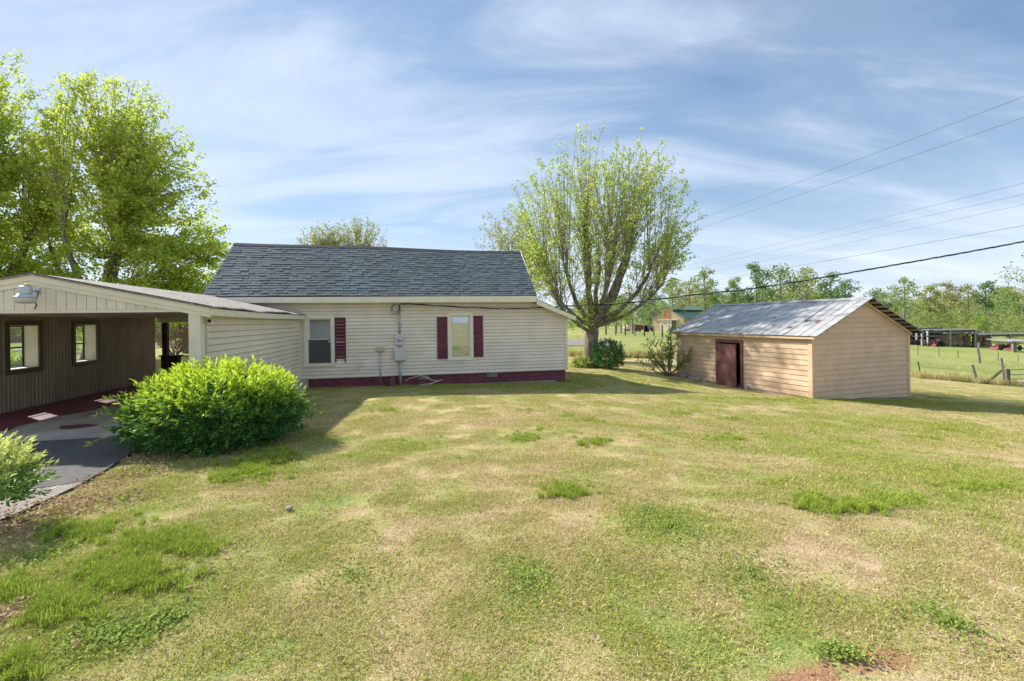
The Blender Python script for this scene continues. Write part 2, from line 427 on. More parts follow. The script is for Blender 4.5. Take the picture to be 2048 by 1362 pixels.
for px, py, rx, ry in [(1600,1352,.22,.10),(1760,1325,.28,.09),(1700,1290,.12,.05),(30,1225,.12,.12),(850,1195,.10,.05)]:
    g_ = onground(px, py); DIRT.append((g_.x, g_.y, rx, ry))
def greenness(x, y):
    x = np.asarray(x, float); y = np.asarray(y, float); d = np.hypot(x, y)
    g = .46+.45*(fbm(x, y, 1.3, 5)-.5)+.35*(fbm(x, y, 6.0, 9)-.5)+1.25*(fbm(x, y, .3, 15)-.5)
    for bx, by, rx, ry, am in GREEN_BLOBS: g = g+am*np.exp(-((x-bx)/rx)**2-((y-by)/ry)**2)
    field = np.clip((y+.35*np.maximum(0, x-10)*0-31)/4, 0, 1)
    g = g*(1-field)+field*(.72+.6*(fbm(x, y, 9.0, 21)-.5))
    return np.clip(g, .03, .97)
def dirtiness(x, y):
    q = np.zeros(np.broadcast(x, y).shape)
    for i, (bx, by, rx, ry) in enumerate(DIRT):
        q = np.maximum(q, (1.0 if i < 4 else .6)*np.exp(-(((x-bx)/rx)**2+((y-by)/ry)**2)**1.5))
    return q

def axis(fine0, fine1, step, lim, grow):
    a = list(np.arange(fine0, fine1+1e-6, step)); s = step; x = fine1
    while x < lim: s *= grow; x += s; a.append(x)
    s = step; x = fine0; b = []
    while x > -lim: s *= grow; x -= s; b.append(x)
    return np.array(b[::-1]+a)
def build_ground():
    xs = axis(-13, 17, .16, 1500, 1.12); ys = axis(1.0, 24, .16, 1500, 1.10)
    X, Y = np.meshgrid(xs, ys); Z = gz(X, Y)
    near = np.clip(1-np.hypot(X, Y-8)/30, 0, 1)
    Z = Z+near*((fbm(X, Y, .9, 31)-.5)*.045+(fbm(X, Y, .3, 37)-.5)*.012)
    # the bed under the carport slab and drive lies a little lower
    nx, ny = len(xs), len(ys)
    V = np.stack([X, Y, Z], -1).reshape(-1, 3)
    i = np.arange(nx*ny).reshape(ny, nx)
    Fc = np.stack([i[:-1, :-1], i[:-1, 1:], i[1:, 1:], i[1:, :-1]], -1).reshape(-1, 4)
    me = bpy.data.meshes.new('ground'); me.vertices.add(len(V)); me.vertices.foreach_set('co', V.reshape(-1).astype(np.float32))
    me.loops.add(Fc.size); me.loops.foreach_set('vertex_index', Fc.reshape(-1).astype(np.int32))
    me.polygons.add(len(Fc)); me.polygons.foreach_set('loop_start', (np.arange(len(Fc))*4).astype(np.int32)); me.update(calc_edges=True)
    for nme, val in (('green', greenness(V[:, 0], V[:, 1])), ('dirt', dirtiness(V[:, 0], V[:, 1]))):
        a = me.attributes.new(nme, 'FLOAT', 'POINT'); a.data.foreach_set('value', val.astype(np.float32))
    m = bpy.data.materials.new('turf'); m.use_nodes = True; nt = m.node_tree; b = nt.nodes['Principled BSDF']
    tc = nd(nt, 'ShaderNodeTexCoord'); vec = tc.outputs['Object']
    ag = nd(nt, 'ShaderNodeAttribute', attribute_name='green'); ad = nd(nt, 'ShaderNodeAttribute', attribute_name='dirt')
    fine = noise(nt, vec, 38, 4, .7); mid = noise(nt, vec, 7, 4, .6)
    f = vmath(nt, 'ADD', ag.outputs['Fac'], vmath(nt, 'ADD', vmath(nt, 'MULTIPLY', vmath(nt, 'SUBTRACT', fine, .5), 1.1), vmath(nt, 'MULTIPLY', vmath(nt, 'SUBTRACT', mid, .5), .7)))
    big = noise(nt, vec, .55, 5, .65); f = vmath(nt, 'ADD', f, vmath(nt, 'MULTIPLY', vmath(nt, 'SUBTRACT', big, .5), .55))
    c = ramp(nt, f, [(.1, (.58,.44,.28)), (.42, (.50,.42,.20)), (.65, (.34,.37,.12)), (.95, (.22,.30,.08))])
    dk = ramp(nt, noise(nt, vec, 90, 3, .7), [(.3, (.55,)*3), (.62, (1,)*3)])
    c = mixc(nt, .8, c, dk, 'MULTIPLY')
    df = ramp(nt, vmath(nt, 'ADD', ad.outputs['Fac'], vmath(nt, 'MULTIPLY', vmath(nt, 'SUBTRACT', mid, .5), .6)), [(.35, (0,)*3), (.6, (1,)*3)])
    c = mixc(nt, df, c, (.36,.2,.12))
    lk(nt, c, b.inputs['Base Color']); b.inputs['Roughness'].default_value = 1.0; b.inputs['Specular IOR Level'].default_value = .1
    bp = nd(nt, 'ShaderNodeBump'); bp.inputs['Strength'].default_value = .7; bp.inputs['Distance'].default_value = .03
    lk(nt, fine, bp.inputs['Height']); lk(nt, bp.outputs[0], b.inputs['Normal'])
    M['turf'] = m
    o = link('ground', me, m, smooth=True); o['kind'] = 'structure'
    return o
ground = build_ground()

PHI = R(11.2)
A = Vector((math.cos(PHI), math.sin(PHI), 0)); B = Vector((-math.sin(PHI), math.cos(PHI), 0))
POST = at(405, 640, 8.3); POST.z = 0            # front right corner of the carport
SLAB = -.13
def carp(t, s, z=0): p = POST-A*t+B*s; return Vector((p.x, p.y, z))

def sheet(name, pts, m, lift=.012, res=.25, flat=None, kind='structure'):
    """thin paved sheet following the ground inside a polygon"""
    bm = bmesh.new(); vs = [bm.verts.new((p[0], p[1], 0)) for p in pts]; bm.faces.new(vs)
    xs = [p[0] for p in pts]; ys = [p[1] for p in pts]
    for ax, lo, hi in ((0, min(xs), max(xs)), (1, min(ys), max(ys))):
        c = lo+res
        while c < hi:
            co = (c, 0, 0) if ax == 0 else (0, c, 0); no = (1, 0, 0) if ax == 0 else (0, 1, 0)
            bmesh.ops.bisect_plane(bm, geom=bm.verts[:]+bm.edges[:]+bm.faces[:], plane_co=co, plane_no=no); c += res
    for v in bm.verts: v.co.z = flat if flat is not None else gz(v.co.x, v.co.y)+lift
    me = bpy.data.meshes.new(name); bm.to_mesh(me); bm.free()
    o = link(name, me, m, smooth=True); o['kind'] = kind
    return o
def drive_edge():
    pix = [(330,893),(285,905),(248,918),(222,938),(190,957),(150,978),(105,1000),(60,1020),(10,1042),(-60,1075),(-160,1140)]
    return [onground(*p) for p in pix]
def build_drive():
    e = drive_edge()
    # break between dark drive and worn apron
    cut = [onground(170, 968), onground(100, 979), onground(40, 986), onground(-60, 990), onground(-300, 985)]
    top = [carp(6.5, -.25), carp(-.75, -.25)]
    dark = [tuple(top[0][:2]), tuple(top[1][:2])]+[tuple(p[:2]) for p in e[:5]]+[tuple(p[:2]) for p in cut]
    sheet('driveway', dark, 'asphalt', .035)
    worn = [tuple(p[:2]) for p in cut[::-1]]+[tuple(p[:2]) for p in e[5:]]+[(-9.5, 1.5), (-12, 4)]
    sheet('driveway_apron', worn, 'asphalt_worn', .03)
build_drive()
def build_slab():
    m = MB(); q = [carp(5.6, -.3), carp(-.8, -.3), carp(-.1, 8.4), carp(5.6, 8.4)]
    m.hexa([(p.x, p.y, SLAB-.3) for p in q], [(p.x, p.y, SLAB) for p in q]); o = m.build('carport_slab', 'concrete'); o['kind'] = 'structure'
    # maroon painted part of the floor with a wavering edge
    pts = [carp(3.3+.16*math.sin(i*.7)+.05*math.sin(i*2.1), .45+i*.34) for i in range(24)]
    poly = [(p.x, p.y) for p in pts]+[(p.x, p.y) for p in (carp(4.9, 8.3), carp(4.9, .55))]
    sheet('painted_floor', poly[::-1], 'maroon_floor', flat=SLAB+.004, res=50)
    c = onground(75+78, 866); b = [(c.x+.3*math.cos(a)*(1+.2*math.sin(3*a)), c.y+.2*math.sin(a)) for a in [k*math.pi/8 for k in range(16)]]
    sheet('floor_stain', [(p[0], p[1]) for p in b], 'maroon_floor', flat=SLAB+.004, res=50)
build_slab()
# road and far verge on the left, beyond the carport
def road():
    m = MB(); P = []
    for x in np.linspace(-140, 10, 60):
        y0 = 38.5+.12*(x+28); P.append(((x, y0, gz(x, y0)+.05), (x+.6, y0+6.2, gz(x+.6, y0+6.2)+.05)))
    v = [p for q in P for p in q]; m.add(v, [(2*i, 2*i+2, 2*i+3, 2*i+1) for i in range(len(P)-1)])
    o = m.build('road', 'road'); o['kind'] = 'structure'
road()

# ------------------------------------------------------------------ house
H0 = at(600, 700, 15.0); H0.z = 0
def build_house():
    H = empty('house', H0, PHI)
    tag(H, 'beige vinyl sided house with grey shingle roof and maroon foundation', 'house')
    FL, EAVE, XR, XL, XM = -.13, 2.36, 9.13, -2.4, 7.75
    front = lambda x, o, z: (x, -o, z)
    # walls behind the boards
    W1, W2 = (.137, 1.085, .285, 1.97), (4.806, 5.70, .336, 2.008)
    # the wall core is built in strips so that the windows are real openings
    core = MB(); z0, z1 = FL-.01, EAVE+.1
    xs = [XL, W1[0]+.1, W1[1]-.1, W2[0]+.1, W2[1]-.1, XM]
    for i, (a, b) in enumerate(zip(xs[:-1], xs[1:])):
        w = {1: W1, 3: W2}.get(i)
        if w: core.box(a, b, .018, .12, z0, w[2]+.1); core.box(a, b, .018, .12, w[3]-.1, z1)
        else: core.box(a, b, .018, .12, z0, z1)
    core.hexa([(XM,.018,z0),(XR,.018,z0),(XR,.12,z0),(XM,.12,z0)], [(XM,.018,2.40),(XR,.018,1.86),(XR,.12,1.86),(XM,.12,2.40)])
    wall = core.build('wall', 'siding_beige', H)
    MB().box(XR-.12, XR, .13, 4.4, z0, 1.84).build('side_wall', 'siding_beige', H)
    MB().box(XL, XL+.12, .13, 4.5, z0, EAVE).build('side_wall', 'siding_beige', H)
    MB().box(XL+.13, XR-.13, 4.38, 4.5, z0, 1.84).build('back_wall', 'siding_beige', H)
    for gx in (XL, XM-.12): MB().prism([(.13, EAVE+.0), (4.37, EAVE+.0), (2.25, 4.42)], lambda p, k, gx=gx: (gx+.12*k, p[0], p[1])).build('gable_wall', 'siding_beige', H)
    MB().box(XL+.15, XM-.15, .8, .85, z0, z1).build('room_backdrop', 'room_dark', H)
    slope = lambda p: (2.46-(p[0]-7.8)*.42)-.10-p[1]
    lap_siding(wall, 'siding_beige', 0, XR-.06, FL, 2.5, .1165, holes=[(W1[0]+.03, W1[1]-.03, W1[2]+.03, W1[3]-.03), (W2[0]+.03, W2[1]-.03, W2[2]+.03, W2[3]-.03)],
               clips=[slope, lambda p: 2.40-p[1]], to3=front, proud=.024, joints=(2.2, 3.9, 6.9))
    MB().box(XR-.06, XR+.03, -.03, .1, FL, 1.80).build('corner_post', 'siding_cream', H)
    # foundation of painted blocks
    f = MB().box(-2.3, XR-.05, .09, .3, -1.0, FL-.005).build('foundation', 'maroon_block', H)
    for row in range(3):
        x = -.1-(row % 2)*.2
        while x < XR-.06:
            xe = min(x+.39, XR-.052); rz = FL-.01-row*.2
            if not any(abs((x+xe)/2-vx) < .2 and row == 0 for vx in (3.95, 6.35)):
                MB().box(x, xe, .055+rnd.uniform(0, .004), .13, rz-.19, rz).build('block', 'maroon_block', f)
            x += .4
    for vx in (3.95, 6.35):
        v = MB().box(vx-.2, vx+.2, .06, .1, FL-.17, FL-.02)
        for k in range(5): v.box(vx-.18, vx+.18, .045, .06, FL-.155+k*.027, FL-.14+k*.027)
        v.build('foundation_vent', 'block_grey', H)
    MB().box(4.05, 8.7, .02, .07, -.62, -.50).build('footing', 'block_grey', H)
    # main roof
    rx0, rx1, y0, yr = -2.72, 7.93, -.32, 2.25
    zr = lambda x: 4.66-.0165*(x+2.7)+.02*math.sin(x*.9)
    ze = lambda x: 2.585+.012*math.sin(x*.7+1)
    def rp(x, u, o=0.0):
        dy, dz = yr-y0, zr(x)-ze(x); L = math.hypot(dy, dz)
        return (x, y0+u*dy-o*dz/L, ze(x)+u*dz+o*dy/L)
    rf = MB()
    n = 12
    for i in range(n):
        a, b = rx0+(rx1-rx0)*i/n, rx0+(rx1-rx0)*(i+1)/n
        rf.hexa([rp(a,0,-.04), rp(b,0,-.04), rp(b,1,-.04), rp(a,1,-.04)], [rp(a,0), rp(b,0), rp(b,1), rp(a,1)])
        bk = lambda x, u, o: (x, 2*yr-rp(x, u, o)[1], rp(x, u, o)[2])
        rf.hexa([bk(b,0,-.04), bk(a,0,-.04), bk(a,1,-.04), bk(b,1,-.04)], [bk(b,0,0), bk(a,0,0), bk(a,1,0), bk(b,1,0)])
    roof = rf.build('roof', 'shingle_dark', H)
    nc = 22
    for k in range(nc):
        cm = MB(); x = rx0-.01-rnd.uniform(0, .2); u0, u1 = k/nc-.006, (k+1)/nc+.008
        while x < rx1:
            w = rnd.choice((.13, .17, .2, .26, .3)); a, b = max(x, rx0-.01), min(x+w-.004, rx1+.01)
            if b-a > .03:
                th = rnd.choice((.006, .008, .016, .018)); cut = rnd.choice((0, 0, .0045, .0))
                cm.hexa([rp(a,u0+cut,.001), rp(b,u0+cut,.001), rp(b,u1,-.004), rp(a,u1,-.004)], [rp(a,u0+cut,th+.006), rp(b,u0+cut,th+.006), rp(b,u1,.0015), rp(a,u1,.0015)])
            x += w
        cm.build('shingle_course', 'shingle', roof)
    cap = MB(); x = rx0-.02
    while x < rx1:
        a, b = x, min(x+.3, rx1+.02)
        for sgn in (1, -1):
            q = [(xx, yr+sgn*(-.13)*w, zr(xx)-.13*w*.8+h) for h in (.008, .03) for (xx, w) in ((a, 0), (b, 0), (b, 1), (a, 1))]
            cap.hexa(q[:4], q[4:])
        x += .3
    cap.build('ridge_cap', 'shingle_dark', roof)
    MB().hexa([(rx0-.01, -.345, 2.37), (rx1, -.345, 2.345), (rx1, -.31, 2.345), (rx0-.01, -.31, 2.37)],
              [(rx0-.01, -.345, ze(rx0)-.03), (rx1, -.345, ze(rx1)-.03), (rx1, -.31, ze(rx1)-.03), (rx0-.01, -.31, ze(rx0)-.03)]).build('fascia', 'trim_cream', H)
    MB().box(rx0+.02, rx1-.02, -.309, -.018, 2.40, 2.42).build('soffit', 'siding_cream', H)
    for gx, d in ((rx0-.03, .025), (rx1+.004, .025)):
        MB().hexa([(gx,-.32,2.44),(gx+d,-.32,2.44),(gx+d,2.25,4.40),(gx,2.25,4.40)], [(gx,-.32,2.56),(gx+d,-.32,2.56),(gx+d,2.25,4.56),(gx,2.25,4.56)]).build('rake_board', 'trim_cream', H)
    # lean-to roof on the right end
    lz = lambda x: 2.50-(x-7.75)*.42
    lr = MB().hexa([(7.72,-.33,lz(7.72)-.02),(9.36,-.33,lz(9.36)-.02),(9.36,4.6,lz(9.36)-.02),(7.72,4.6,lz(7.72)-.02)],
                   [(7.72,-.33,lz(7.72)+.03),(9.36,-.33,lz(9.36)+.03),(9.36,4.6,lz(9.36)+.03),(7.72,4.6,lz(7.72)+.03)]).build('lean_to_roof', 'shingle_dark', H)
    MB().hexa([(7.935,-.36,lz(7.935)-.17),(9.38,-.36,lz(9.38)-.15),(9.38,-.335,lz(9.38)-.15),(7.935,-.335,lz(7.935)-.17)],
              [(7.935,-.36,lz(7.935)+.0),(9.38,-.36,lz(9.38)+.0),(9.38,-.335,lz(9.38)+.0),(7.935,-.335,lz(7.935)+.0)]).build('lean_to_rake', 'trim_cream', lr)
    MB().hexa([(7.935,-.334,lz(7.935)-.13),(9.36,-.334,lz(9.36)-.13),(9.36,-.02,lz(9.36)-.13),(7.935,-.02,lz(7.935)-.13)],
              [(7.935,-.334,lz(7.935)-.11),(9.36,-.334,lz(9.36)-.11),(9.36,-.02,lz(9.36)-.11),(7.935,-.02,lz(7.935)-.11)]).build('lean_to_soffit', 'siding_cream', lr)

    def window(w, mirror):
        x0, x1, z0, z1 = w; tw = .105
        t = MB()
        t.box(x0, x0+tw, -.035, .05, z0+.06, z1); t.box(x1-tw, x1, -.035, .05, z0+.06, z1)
        t.box(x0+tw, x1-tw, -.035, .05, z1-tw, z1); win = t.build('window', 'trim_cream', H)
        MB().box(x0-.015, x1+.015, -.06, .05, z0, z0+.06).build('sill', 'trim_cream', win)
        a, b, c, d = x0+tw, x1-tw, z0+.06, z1-tw; mid = c+(d-c)*.535; fw = .032
        fr = MB()
        fr.box(a, a+.02, -.022, .09, c, d); fr.box(b-.02, b, -.022, .09, c, d); fr.box(a+.02, b-.02, -.022, .09, d-.02, d); fr.box(a+.02, b-.02, -.022, .09, c, c+.025)
        fr.build('frame', 'white_vinyl', win)
        for nm, zz0, zz1, yy in (('lower_sash', c+.026, mid+.02, .012), ('upper_sash', mid-.018, d-.021, .05)):
            s = MB(); l, r = a+.021, b-.021
            s.box(l, l+fw, yy, yy+.03, zz0, zz1); s.box(r-fw, r, yy, yy+.03, zz0, zz1)
            s.box(l+fw, r-fw, yy, yy+.03, zz1-fw, zz1); s.box(l+fw, r-fw, yy, yy+.03, zz0, zz0+fw); s.build(nm, 'white_vinyl', win)
            MB().box(l+fw, r-fw, yy+.012, yy+.016, zz0+fw, zz1-fw).build('pane', 'glass_mirror' if mirror else 'glass', win)
        if mirror:
            cu = MB(); n = 26; v = []
            for k in range(n+1):
                x = a+(b-a)*k/n; y = .16+.018*math.sin(k*1.1)+.01*math.sin(k*2.7); v += [(x, y, c), (x, y, d)]
            cu.add(v, [(2*i, 2*i+2, 2*i+3, 2*i+1) for i in range(n)]); cu.build('curtain', 'curtain', win)
        else:
            bl = MB(); z = c+.03
            while z < d: bl.hexa([(a,.13,z),(b,.13,z),(b,.15,z+.012),(a,.15,z+.012)], [(a,.13,z+.002),(b,.13,z+.002),(b,.15,z+.014),(a,.15,z+.014)]); z += .021
            bl.build('blind', 'blind', win)
            MB().box(a+.02, b-.02, .004, .006, c+.03, mid).build('insect_screen', None, win).data.materials.append(M['screen_mesh'])
            la = MB().lathe([(.001, 0), (.03, .004), (.032, .012), (.016, .02)], n=10).build('latch', 'white_vinyl', win)
            la.location = (b-.055, -.012, mid-.07); la.rotation_euler = (R(90), 0, 0)
    m = bpy.data.materials.new('screen_mesh'); m.use_nodes = True; nt = m.node_tree; nt.nodes.clear()
    o = nd(nt, 'ShaderNodeOutputMaterial'); tr = nd(nt, 'ShaderNodeBsdfTransparent'); df = nd(nt, 'ShaderNodeBsdfDiffuse'); mx = nd(nt, 'ShaderNodeMixShader')
    df.inputs[0].default_value = (.10,.10,.095,1); mx.inputs[0].default_value = .42
    lk(nt, tr.outputs[0], mx.inputs[1]); lk(nt, df.outputs[0], mx.inputs[2]); lk(nt, mx.outputs[0], o.inputs[0]); M['screen_mesh'] = m
    window(W1, False); window(W2, True)

    def shutter(x0, x1, z0, z1, louvre, legs=0.0):
        s = MB(); sw = .05 if not louvre else .035; y = -.045
        s.box(x0, x0+sw, y, -.01, z0-legs, z1); s.box(x1-sw, x1, y, -.01, z0-legs, z1)
        mz = z0+(z1-z0)*(.44 if louvre else .49)
        for a, b in ((z0, z0+.05), (mz-.03, mz+.03), (z1-.06, z1)): s.box(x0+sw, x1-sw, y, -.01, a, b)
        sh = s.build('shutter', 'maroon', H)
        for a, b in ((z0+.05, mz-.03), (mz+.03, z1-.06)):
            if louvre:
                z = a
                while z < b-.02:
                    MB().hexa([(x0+sw,-.04,z),(x1-sw,-.04,z),(x1-sw,-.018,z+.03),(x0+sw,-.018,z+.03)], [(x0+sw,-.036,z+.004),(x1-sw,-.036,z+.004),(x1-sw,-.014,z+.034),(x0+sw,-.014,z+.034)]).build('slat', 'maroon', sh); z += .036
                MB().box(x0+sw, x1-sw, -.013, -.009, a, b).build('backing', 'maroon', sh)
            else:
                MB().box(x0+sw, x1-sw, -.022, -.01, a, b).build('panel', 'maroon', sh)
                MB().hexa([(x0+sw+.012,-.022,a+.012),(x1-sw-.012,-.022,a+.012),(x1-sw-.012,-.022,b-.012),(x0+sw+.012,-.022,b-.012)],
                          [(x0+sw+.035,-.034,a+.035),(x1-sw-.035,-.034,a+.035),(x1-sw-.035,-.034,b-.035),(x0+sw+.035,-.034,b-.035)]).build('raised_panel', 'maroon', sh)
    shutter(1.092, 1.437, .51, 1.882, True, .12)
    shutter(4.445, 4.80, .40, 1.855, False)
    shutter(5.71, 6.045, .43, 1.885, False)

    # service equipment on the wall
    E = empty('electric_meter', H0, PHI)
    tag(E, 'grey electric meter and breaker box on a conduit on the beige wall', 'electric meter')
    x = 3.19
    MB().box(x-.145, x+.145, -.14, -.02, .93, 1.28).build('meter_box', 'grey_box', E)
    d = MB().lathe([(.085, 0), (.09, .02), (.08, .05), (.055, .075), (.02, .08)], n=20).build('meter_dial', 'galvanised', E, True); d.location = (x+.01, -.14, 1.12); d.rotation_euler = (R(90), 0, 0)
    p = MB().box(x-.19, x+.19, -.15, -.02, .40, .83).build('breaker_box', 'grey_box', E)
    MB().box(x-.18, x+.18, -.162, -.151, .42, .82).build('box_door', 'grey_box', p)
    MB().tube([(x,-.08,1.28),(x,-.08,2.32)], .032, 10).build('conduit', 'pipe', E, True)
    MB().tube([(x,-.08,.83),(x,-.08,.93)], .032, 10).build('conduit', 'pipe', E, True)
    MB().tube([(x,-.08,.40),(x,-.08,-.5)], .045, 10).build('conduit', 'pipe', E, True)
    hd = MB().tube([(x,-.08,2.30),(x-.01,-.1,2.36),(x-.06,-.17,2.36),(x-.1,-.22,2.31)], [.035,.05,.05,.03], 10).build('weatherhead', 'galvanised', E, True)
    for zz in (.2, 1.75, 1.45): MB().box(x-.05, x+.05, -.12, -.02, zz-.012, zz+.012).build('strap', 'galvanised', E)
    for k in range(3):
        r = .13+.05*k; pts = [(x-.09-.02*k+(-.17-.05*k)*math.sin(a)*.9, -.2-.02*k, 2.31-r*1.5*(1-math.cos(a))*.75-.02) for a in [i*math.pi/9 for i in range(10)]]
        pts = [(x-.08, -.2, 2.32)]+[(x-.12-.10*math.sin(a)-.035*k*math.sin(a), -.2-.015*k, 2.30-(.13+.025*k)*(1-math.cos(a))) for a in [i*math.pi/8 for i in range(1, 12)]]+[(x+.02, -.16, 2.28)]
        MB().tube(pts, .007, 5).build('drip_loop', 'black_cable', E)
    U = empty('telephone_box', H0, PHI); tag(U, 'small tan telephone box on a thin pipe left of the meter', 'utility box')
    x = 2.54
    MB().box(x-.13, x+.13, -.1, -.02, .72, .86).build('box', 'tan_box', U); MB().box(x-.115, x+.115, -.115, -.101, .74, .87).build('lid', 'tan_box', U)
    MB().tube([(x,-.06,.72),(x,-.06,-.5)], .018, 8).build('pipe', 'galvanised', U, True)
    # loose cables on the ground by the wall
    for i, (pts) in enumerate(([(3.35,-.06,-.3),(3.5,-.12,-.22),(3.9,-.18,-.12),(4.25,-.2,-.3),(4.5,-.16,-.33),(4.2,-.12,-.42),(3.8,-.1,-.46)], [(3.3,-.06,-.45),(3.6,-.14,-.50),(4.1,-.18,-.46),(4.6,-.15,-.30)])):
        c = MB().tube([(H0+A*p[0]+B*p[1]+Vector((0,0,p[2]))) for p in pts], .01, 6).build('loose_cable', 'white_vinyl')
        tag(c, ('pale loose cable looping against the maroon foundation', 'pale loose cable lying along the ground below the breaker box')[i], 'cable', 'loose cables by the foundation')
    st = MB(); 
    pts = [(-.17,0),(.02,-.12),(.2,-.05),(.18,.12),(-.02,.14)]
    st.add([(p[0],p[1],0) for p in pts]+[(p[0]*.6+.02,p[1]*.6,.24+.05*i*(i % 2)) for i, p in enumerate(pts)], [(0,1,6,5),(1,2,7,6),(2,3,8,7),(3,4,9,8),(4,0,5,9),(5,6,7,8,9)])
    o = st.build('painted_stone', 'maroon_block'); q = H0+A*2.85+B*(-.14); o.location = (q.x, q.y, gz(q.x, q.y)-.02); tag(o, 'angular maroon stone leaning on the foundation by the conduit', 'stone')
    return H
build_house()

# ------------------------------------------------------------------ carport with the breezeway wall
def build_carport():
    C = empty('carport', (POST.x, POST.y, 0), PHI)
    tag(C, 'low gabled carport with cream fascia and brown corrugated wall', 'carport')
    # local frame: x to the right along the front, y to the back
    HB, TP = 1.965, 2.577
    zroof = lambda x: 2.59-abs(x+TP)*.214
    rise = MB()
    # front gable: narrow vertical boards above the opening
    gb = MB().box(-5.05, -.06, .03, .06, HB+.001, 2.0).build('gable_wall', 'siding_cream', C)
    x = -5.1
    while x < -.12:
        a, b = x+.004, x+.146; b = min(b, -.08)
        za, zb = zroof(a)-.16, zroof(b)-.16
        poly = [(a, HB+.025), (b, HB+.025), (b, zb), (a, za)] if not (a < -TP < b) else [(a, HB+.025), (b, HB+.025), (b, zb), (-TP, zroof(-TP)-.16), (a, za)]
        if min(za, zb) > HB+.03: MB().prism(poly, lambda p, k: (p[0], -.012+.04*k, p[1])).build('gable_board', 'siding_cream', gb)
        x += .15
    MB().prism([(-5.1, HB), (-.05, HB), (-.05, 2.05), (-TP, 2.5), (-5.1, 2.05)], lambda p, k: (p[0], .0285+.02*k, p[1])).build('gable_backing', 'brown_trim', C)
    MB().box(-5.1, -.02, -.022, .06, HB-.028, HB+.022).build('header_trim', 'siding_cream', C)
    # raking fascia boards, two steps
    for sx in (1, -1):
        x0, x1 = -TP, -TP+sx*2.72
        for (o0, o1, z_up, z_dn, nm) in ((-.06, -.03, -.005, -.10, 'rake_board'), (-.04, -.013, -.101, -.175, 'rake_trim')):
            v = [(x0, zroof(x0)+z_dn), (x1, zroof(x1)+z_dn), (x1, zroof(x1)+z_up), (x0, zroof(x0)+z_up)]
            MB().prism(v, lambda p, k: (p[0], o0+(o1-o0)*k, p[1])).build(nm, 'trim_cream', C)
    # roof planes: right one ends at the house wall, left one runs on
    for sx, ln in ((1, 6.72), (-1, 8.6)):
        rf = MB(); x0, x1 = -TP, -TP+sx*2.77
        ns = 14
        for i in range(ns):
            ya, yb = -.09+(ln+.09)*i/ns, -.09+(ln+.09)*(i+1)/ns
            wav = lambda y: .018*math.sin(y*1.9)+.012*math.sin(y*4.3+1) if sx > 0 else 0
            q = lambda x, y, o: (x, y, zroof(x)+o+(wav(y) if abs(x-x1) < .01 else 0)-(0.022*y/6.7 if abs(x-x1) < .01 else 0))
            rf.hexa([q(x0,ya,-.004),q(x1,ya,-.004),q(x1,yb,-.004),q(x0,yb,-.004)], [q(x0,ya,.026),q(x1,ya,.026),q(x1,yb,.026),q(x0,yb,.026)])
        r = rf.build('roof', 'shingle_old', C)
        MB().prism([(x0, zroof(x0)+.027), (x1, zroof(x1)+.027), (x1, zroof(x1)+.04), (x0, zroof(x0)+.04)], lambda p, k: (p[0], -.1+.06*k, p[1])).build('roof_edge', 'shingle_dark', r)
    # right eave fascia, sagging along its length
    ev = MB(); n = 10
    for i in range(n):
        ya, yb = -.06+6.78*i/n, -.06+6.78*(i+1)/n; zf = lambda y: zroof(.165)-.012-.028*y/6.7-.018*math.sin(y/6.7*math.pi)
        ev.hexa([(.15,ya,zf(ya)-.125),(.175,ya,zf(ya)-.125),(.175,yb,zf(yb)-.125),(.15,yb,zf(yb)-.125)], [(.15,ya,zf(ya)),(.175,ya,zf(ya)),(.175,yb,zf(yb)),(.15,yb,zf(yb))])
    ev.build('eave_fascia', 'trim_cream', C)
    MB().box(-.01, .149, .0, 6.72, 1.925, 1.94).build('eave_soffit', 'siding_cream', C)
    ce = MB().box(-5.2, -.06, .07, 6.7, HB-.02, HB); ce.box(-5.2, -2.75, 6.701, 8.4, HB-.02, HB); ce.build('ceiling', 'ceiling', C)
    MB().box(-4.9, -2.7, 8.36, 8.46, HB-.16, HB-.021).build('rear_header', 'siding_cream', C)
    # posts
    MB().box(-.22, -.03, -.02, .16, SLAB, HB-.029).build('post', 'trim_cream', C)
    MB().box(-4.75, -4.6, 8.3, 8.45, SLAB, HB-.17).build('post', 'dark_wood', C)
    lw = MB().box(-4.9, -4.35, 8.52, 8.7, SLAB-.1, .62); lw.box(-4.95, -4.3, 8.48, 8.74, .621, .67); lw.build('low_wall', 'dark_wood', C)
    # breezeway side wall of wide lapped boards, facing right
    wb = MB().box(-.09, -.02, .17, 6.74, SLAB-.25, 1.93).build('breezeway_wall', 'siding_cream', C)
    lap_siding(wb, 'siding_cream', .17, 6.70, -.2, 1.925, .1255, to3=lambda u, o, z: (o, u, z), proud=.024, slot=.016)
    MB().box(-.05, .03, 6.701, 6.79, -.2, 1.925).build('corner_post', 'siding_beige', C)
    # brown corrugated left wall with two deep window openings
    xi, xo = -4.92, -5.2
    WIN = [(2.64, 3.42, .77, 1.75), (4.57, 5.36, .77, 1.75)]
    ys = [-.2, WIN[0][0], WIN[0][1], WIN[1][0], WIN[1][1], 8.2]
    def corr(y0, y1, z0, z1):
        n = max(2, int(round((y1-y0)/.0175))); v = []
        for i in range(n+1):
            y = y0+(y1-y0)*i/n; ph = (y/.105) % 1.0
            w = .022 if ph < .38 else (.022*(1-(ph-.38)/.12) if ph < .5 else (0 if ph < .88 else .022*(ph-.88)/.12))
            v += [(xi+w, y, z0), (xi+w, y, z1)]
        return MB().add(v, [(2*i, 2*i+1, 2*i+3, 2*i+2) for i in range(n)])
    core = MB()
    wallo = None; secs = []
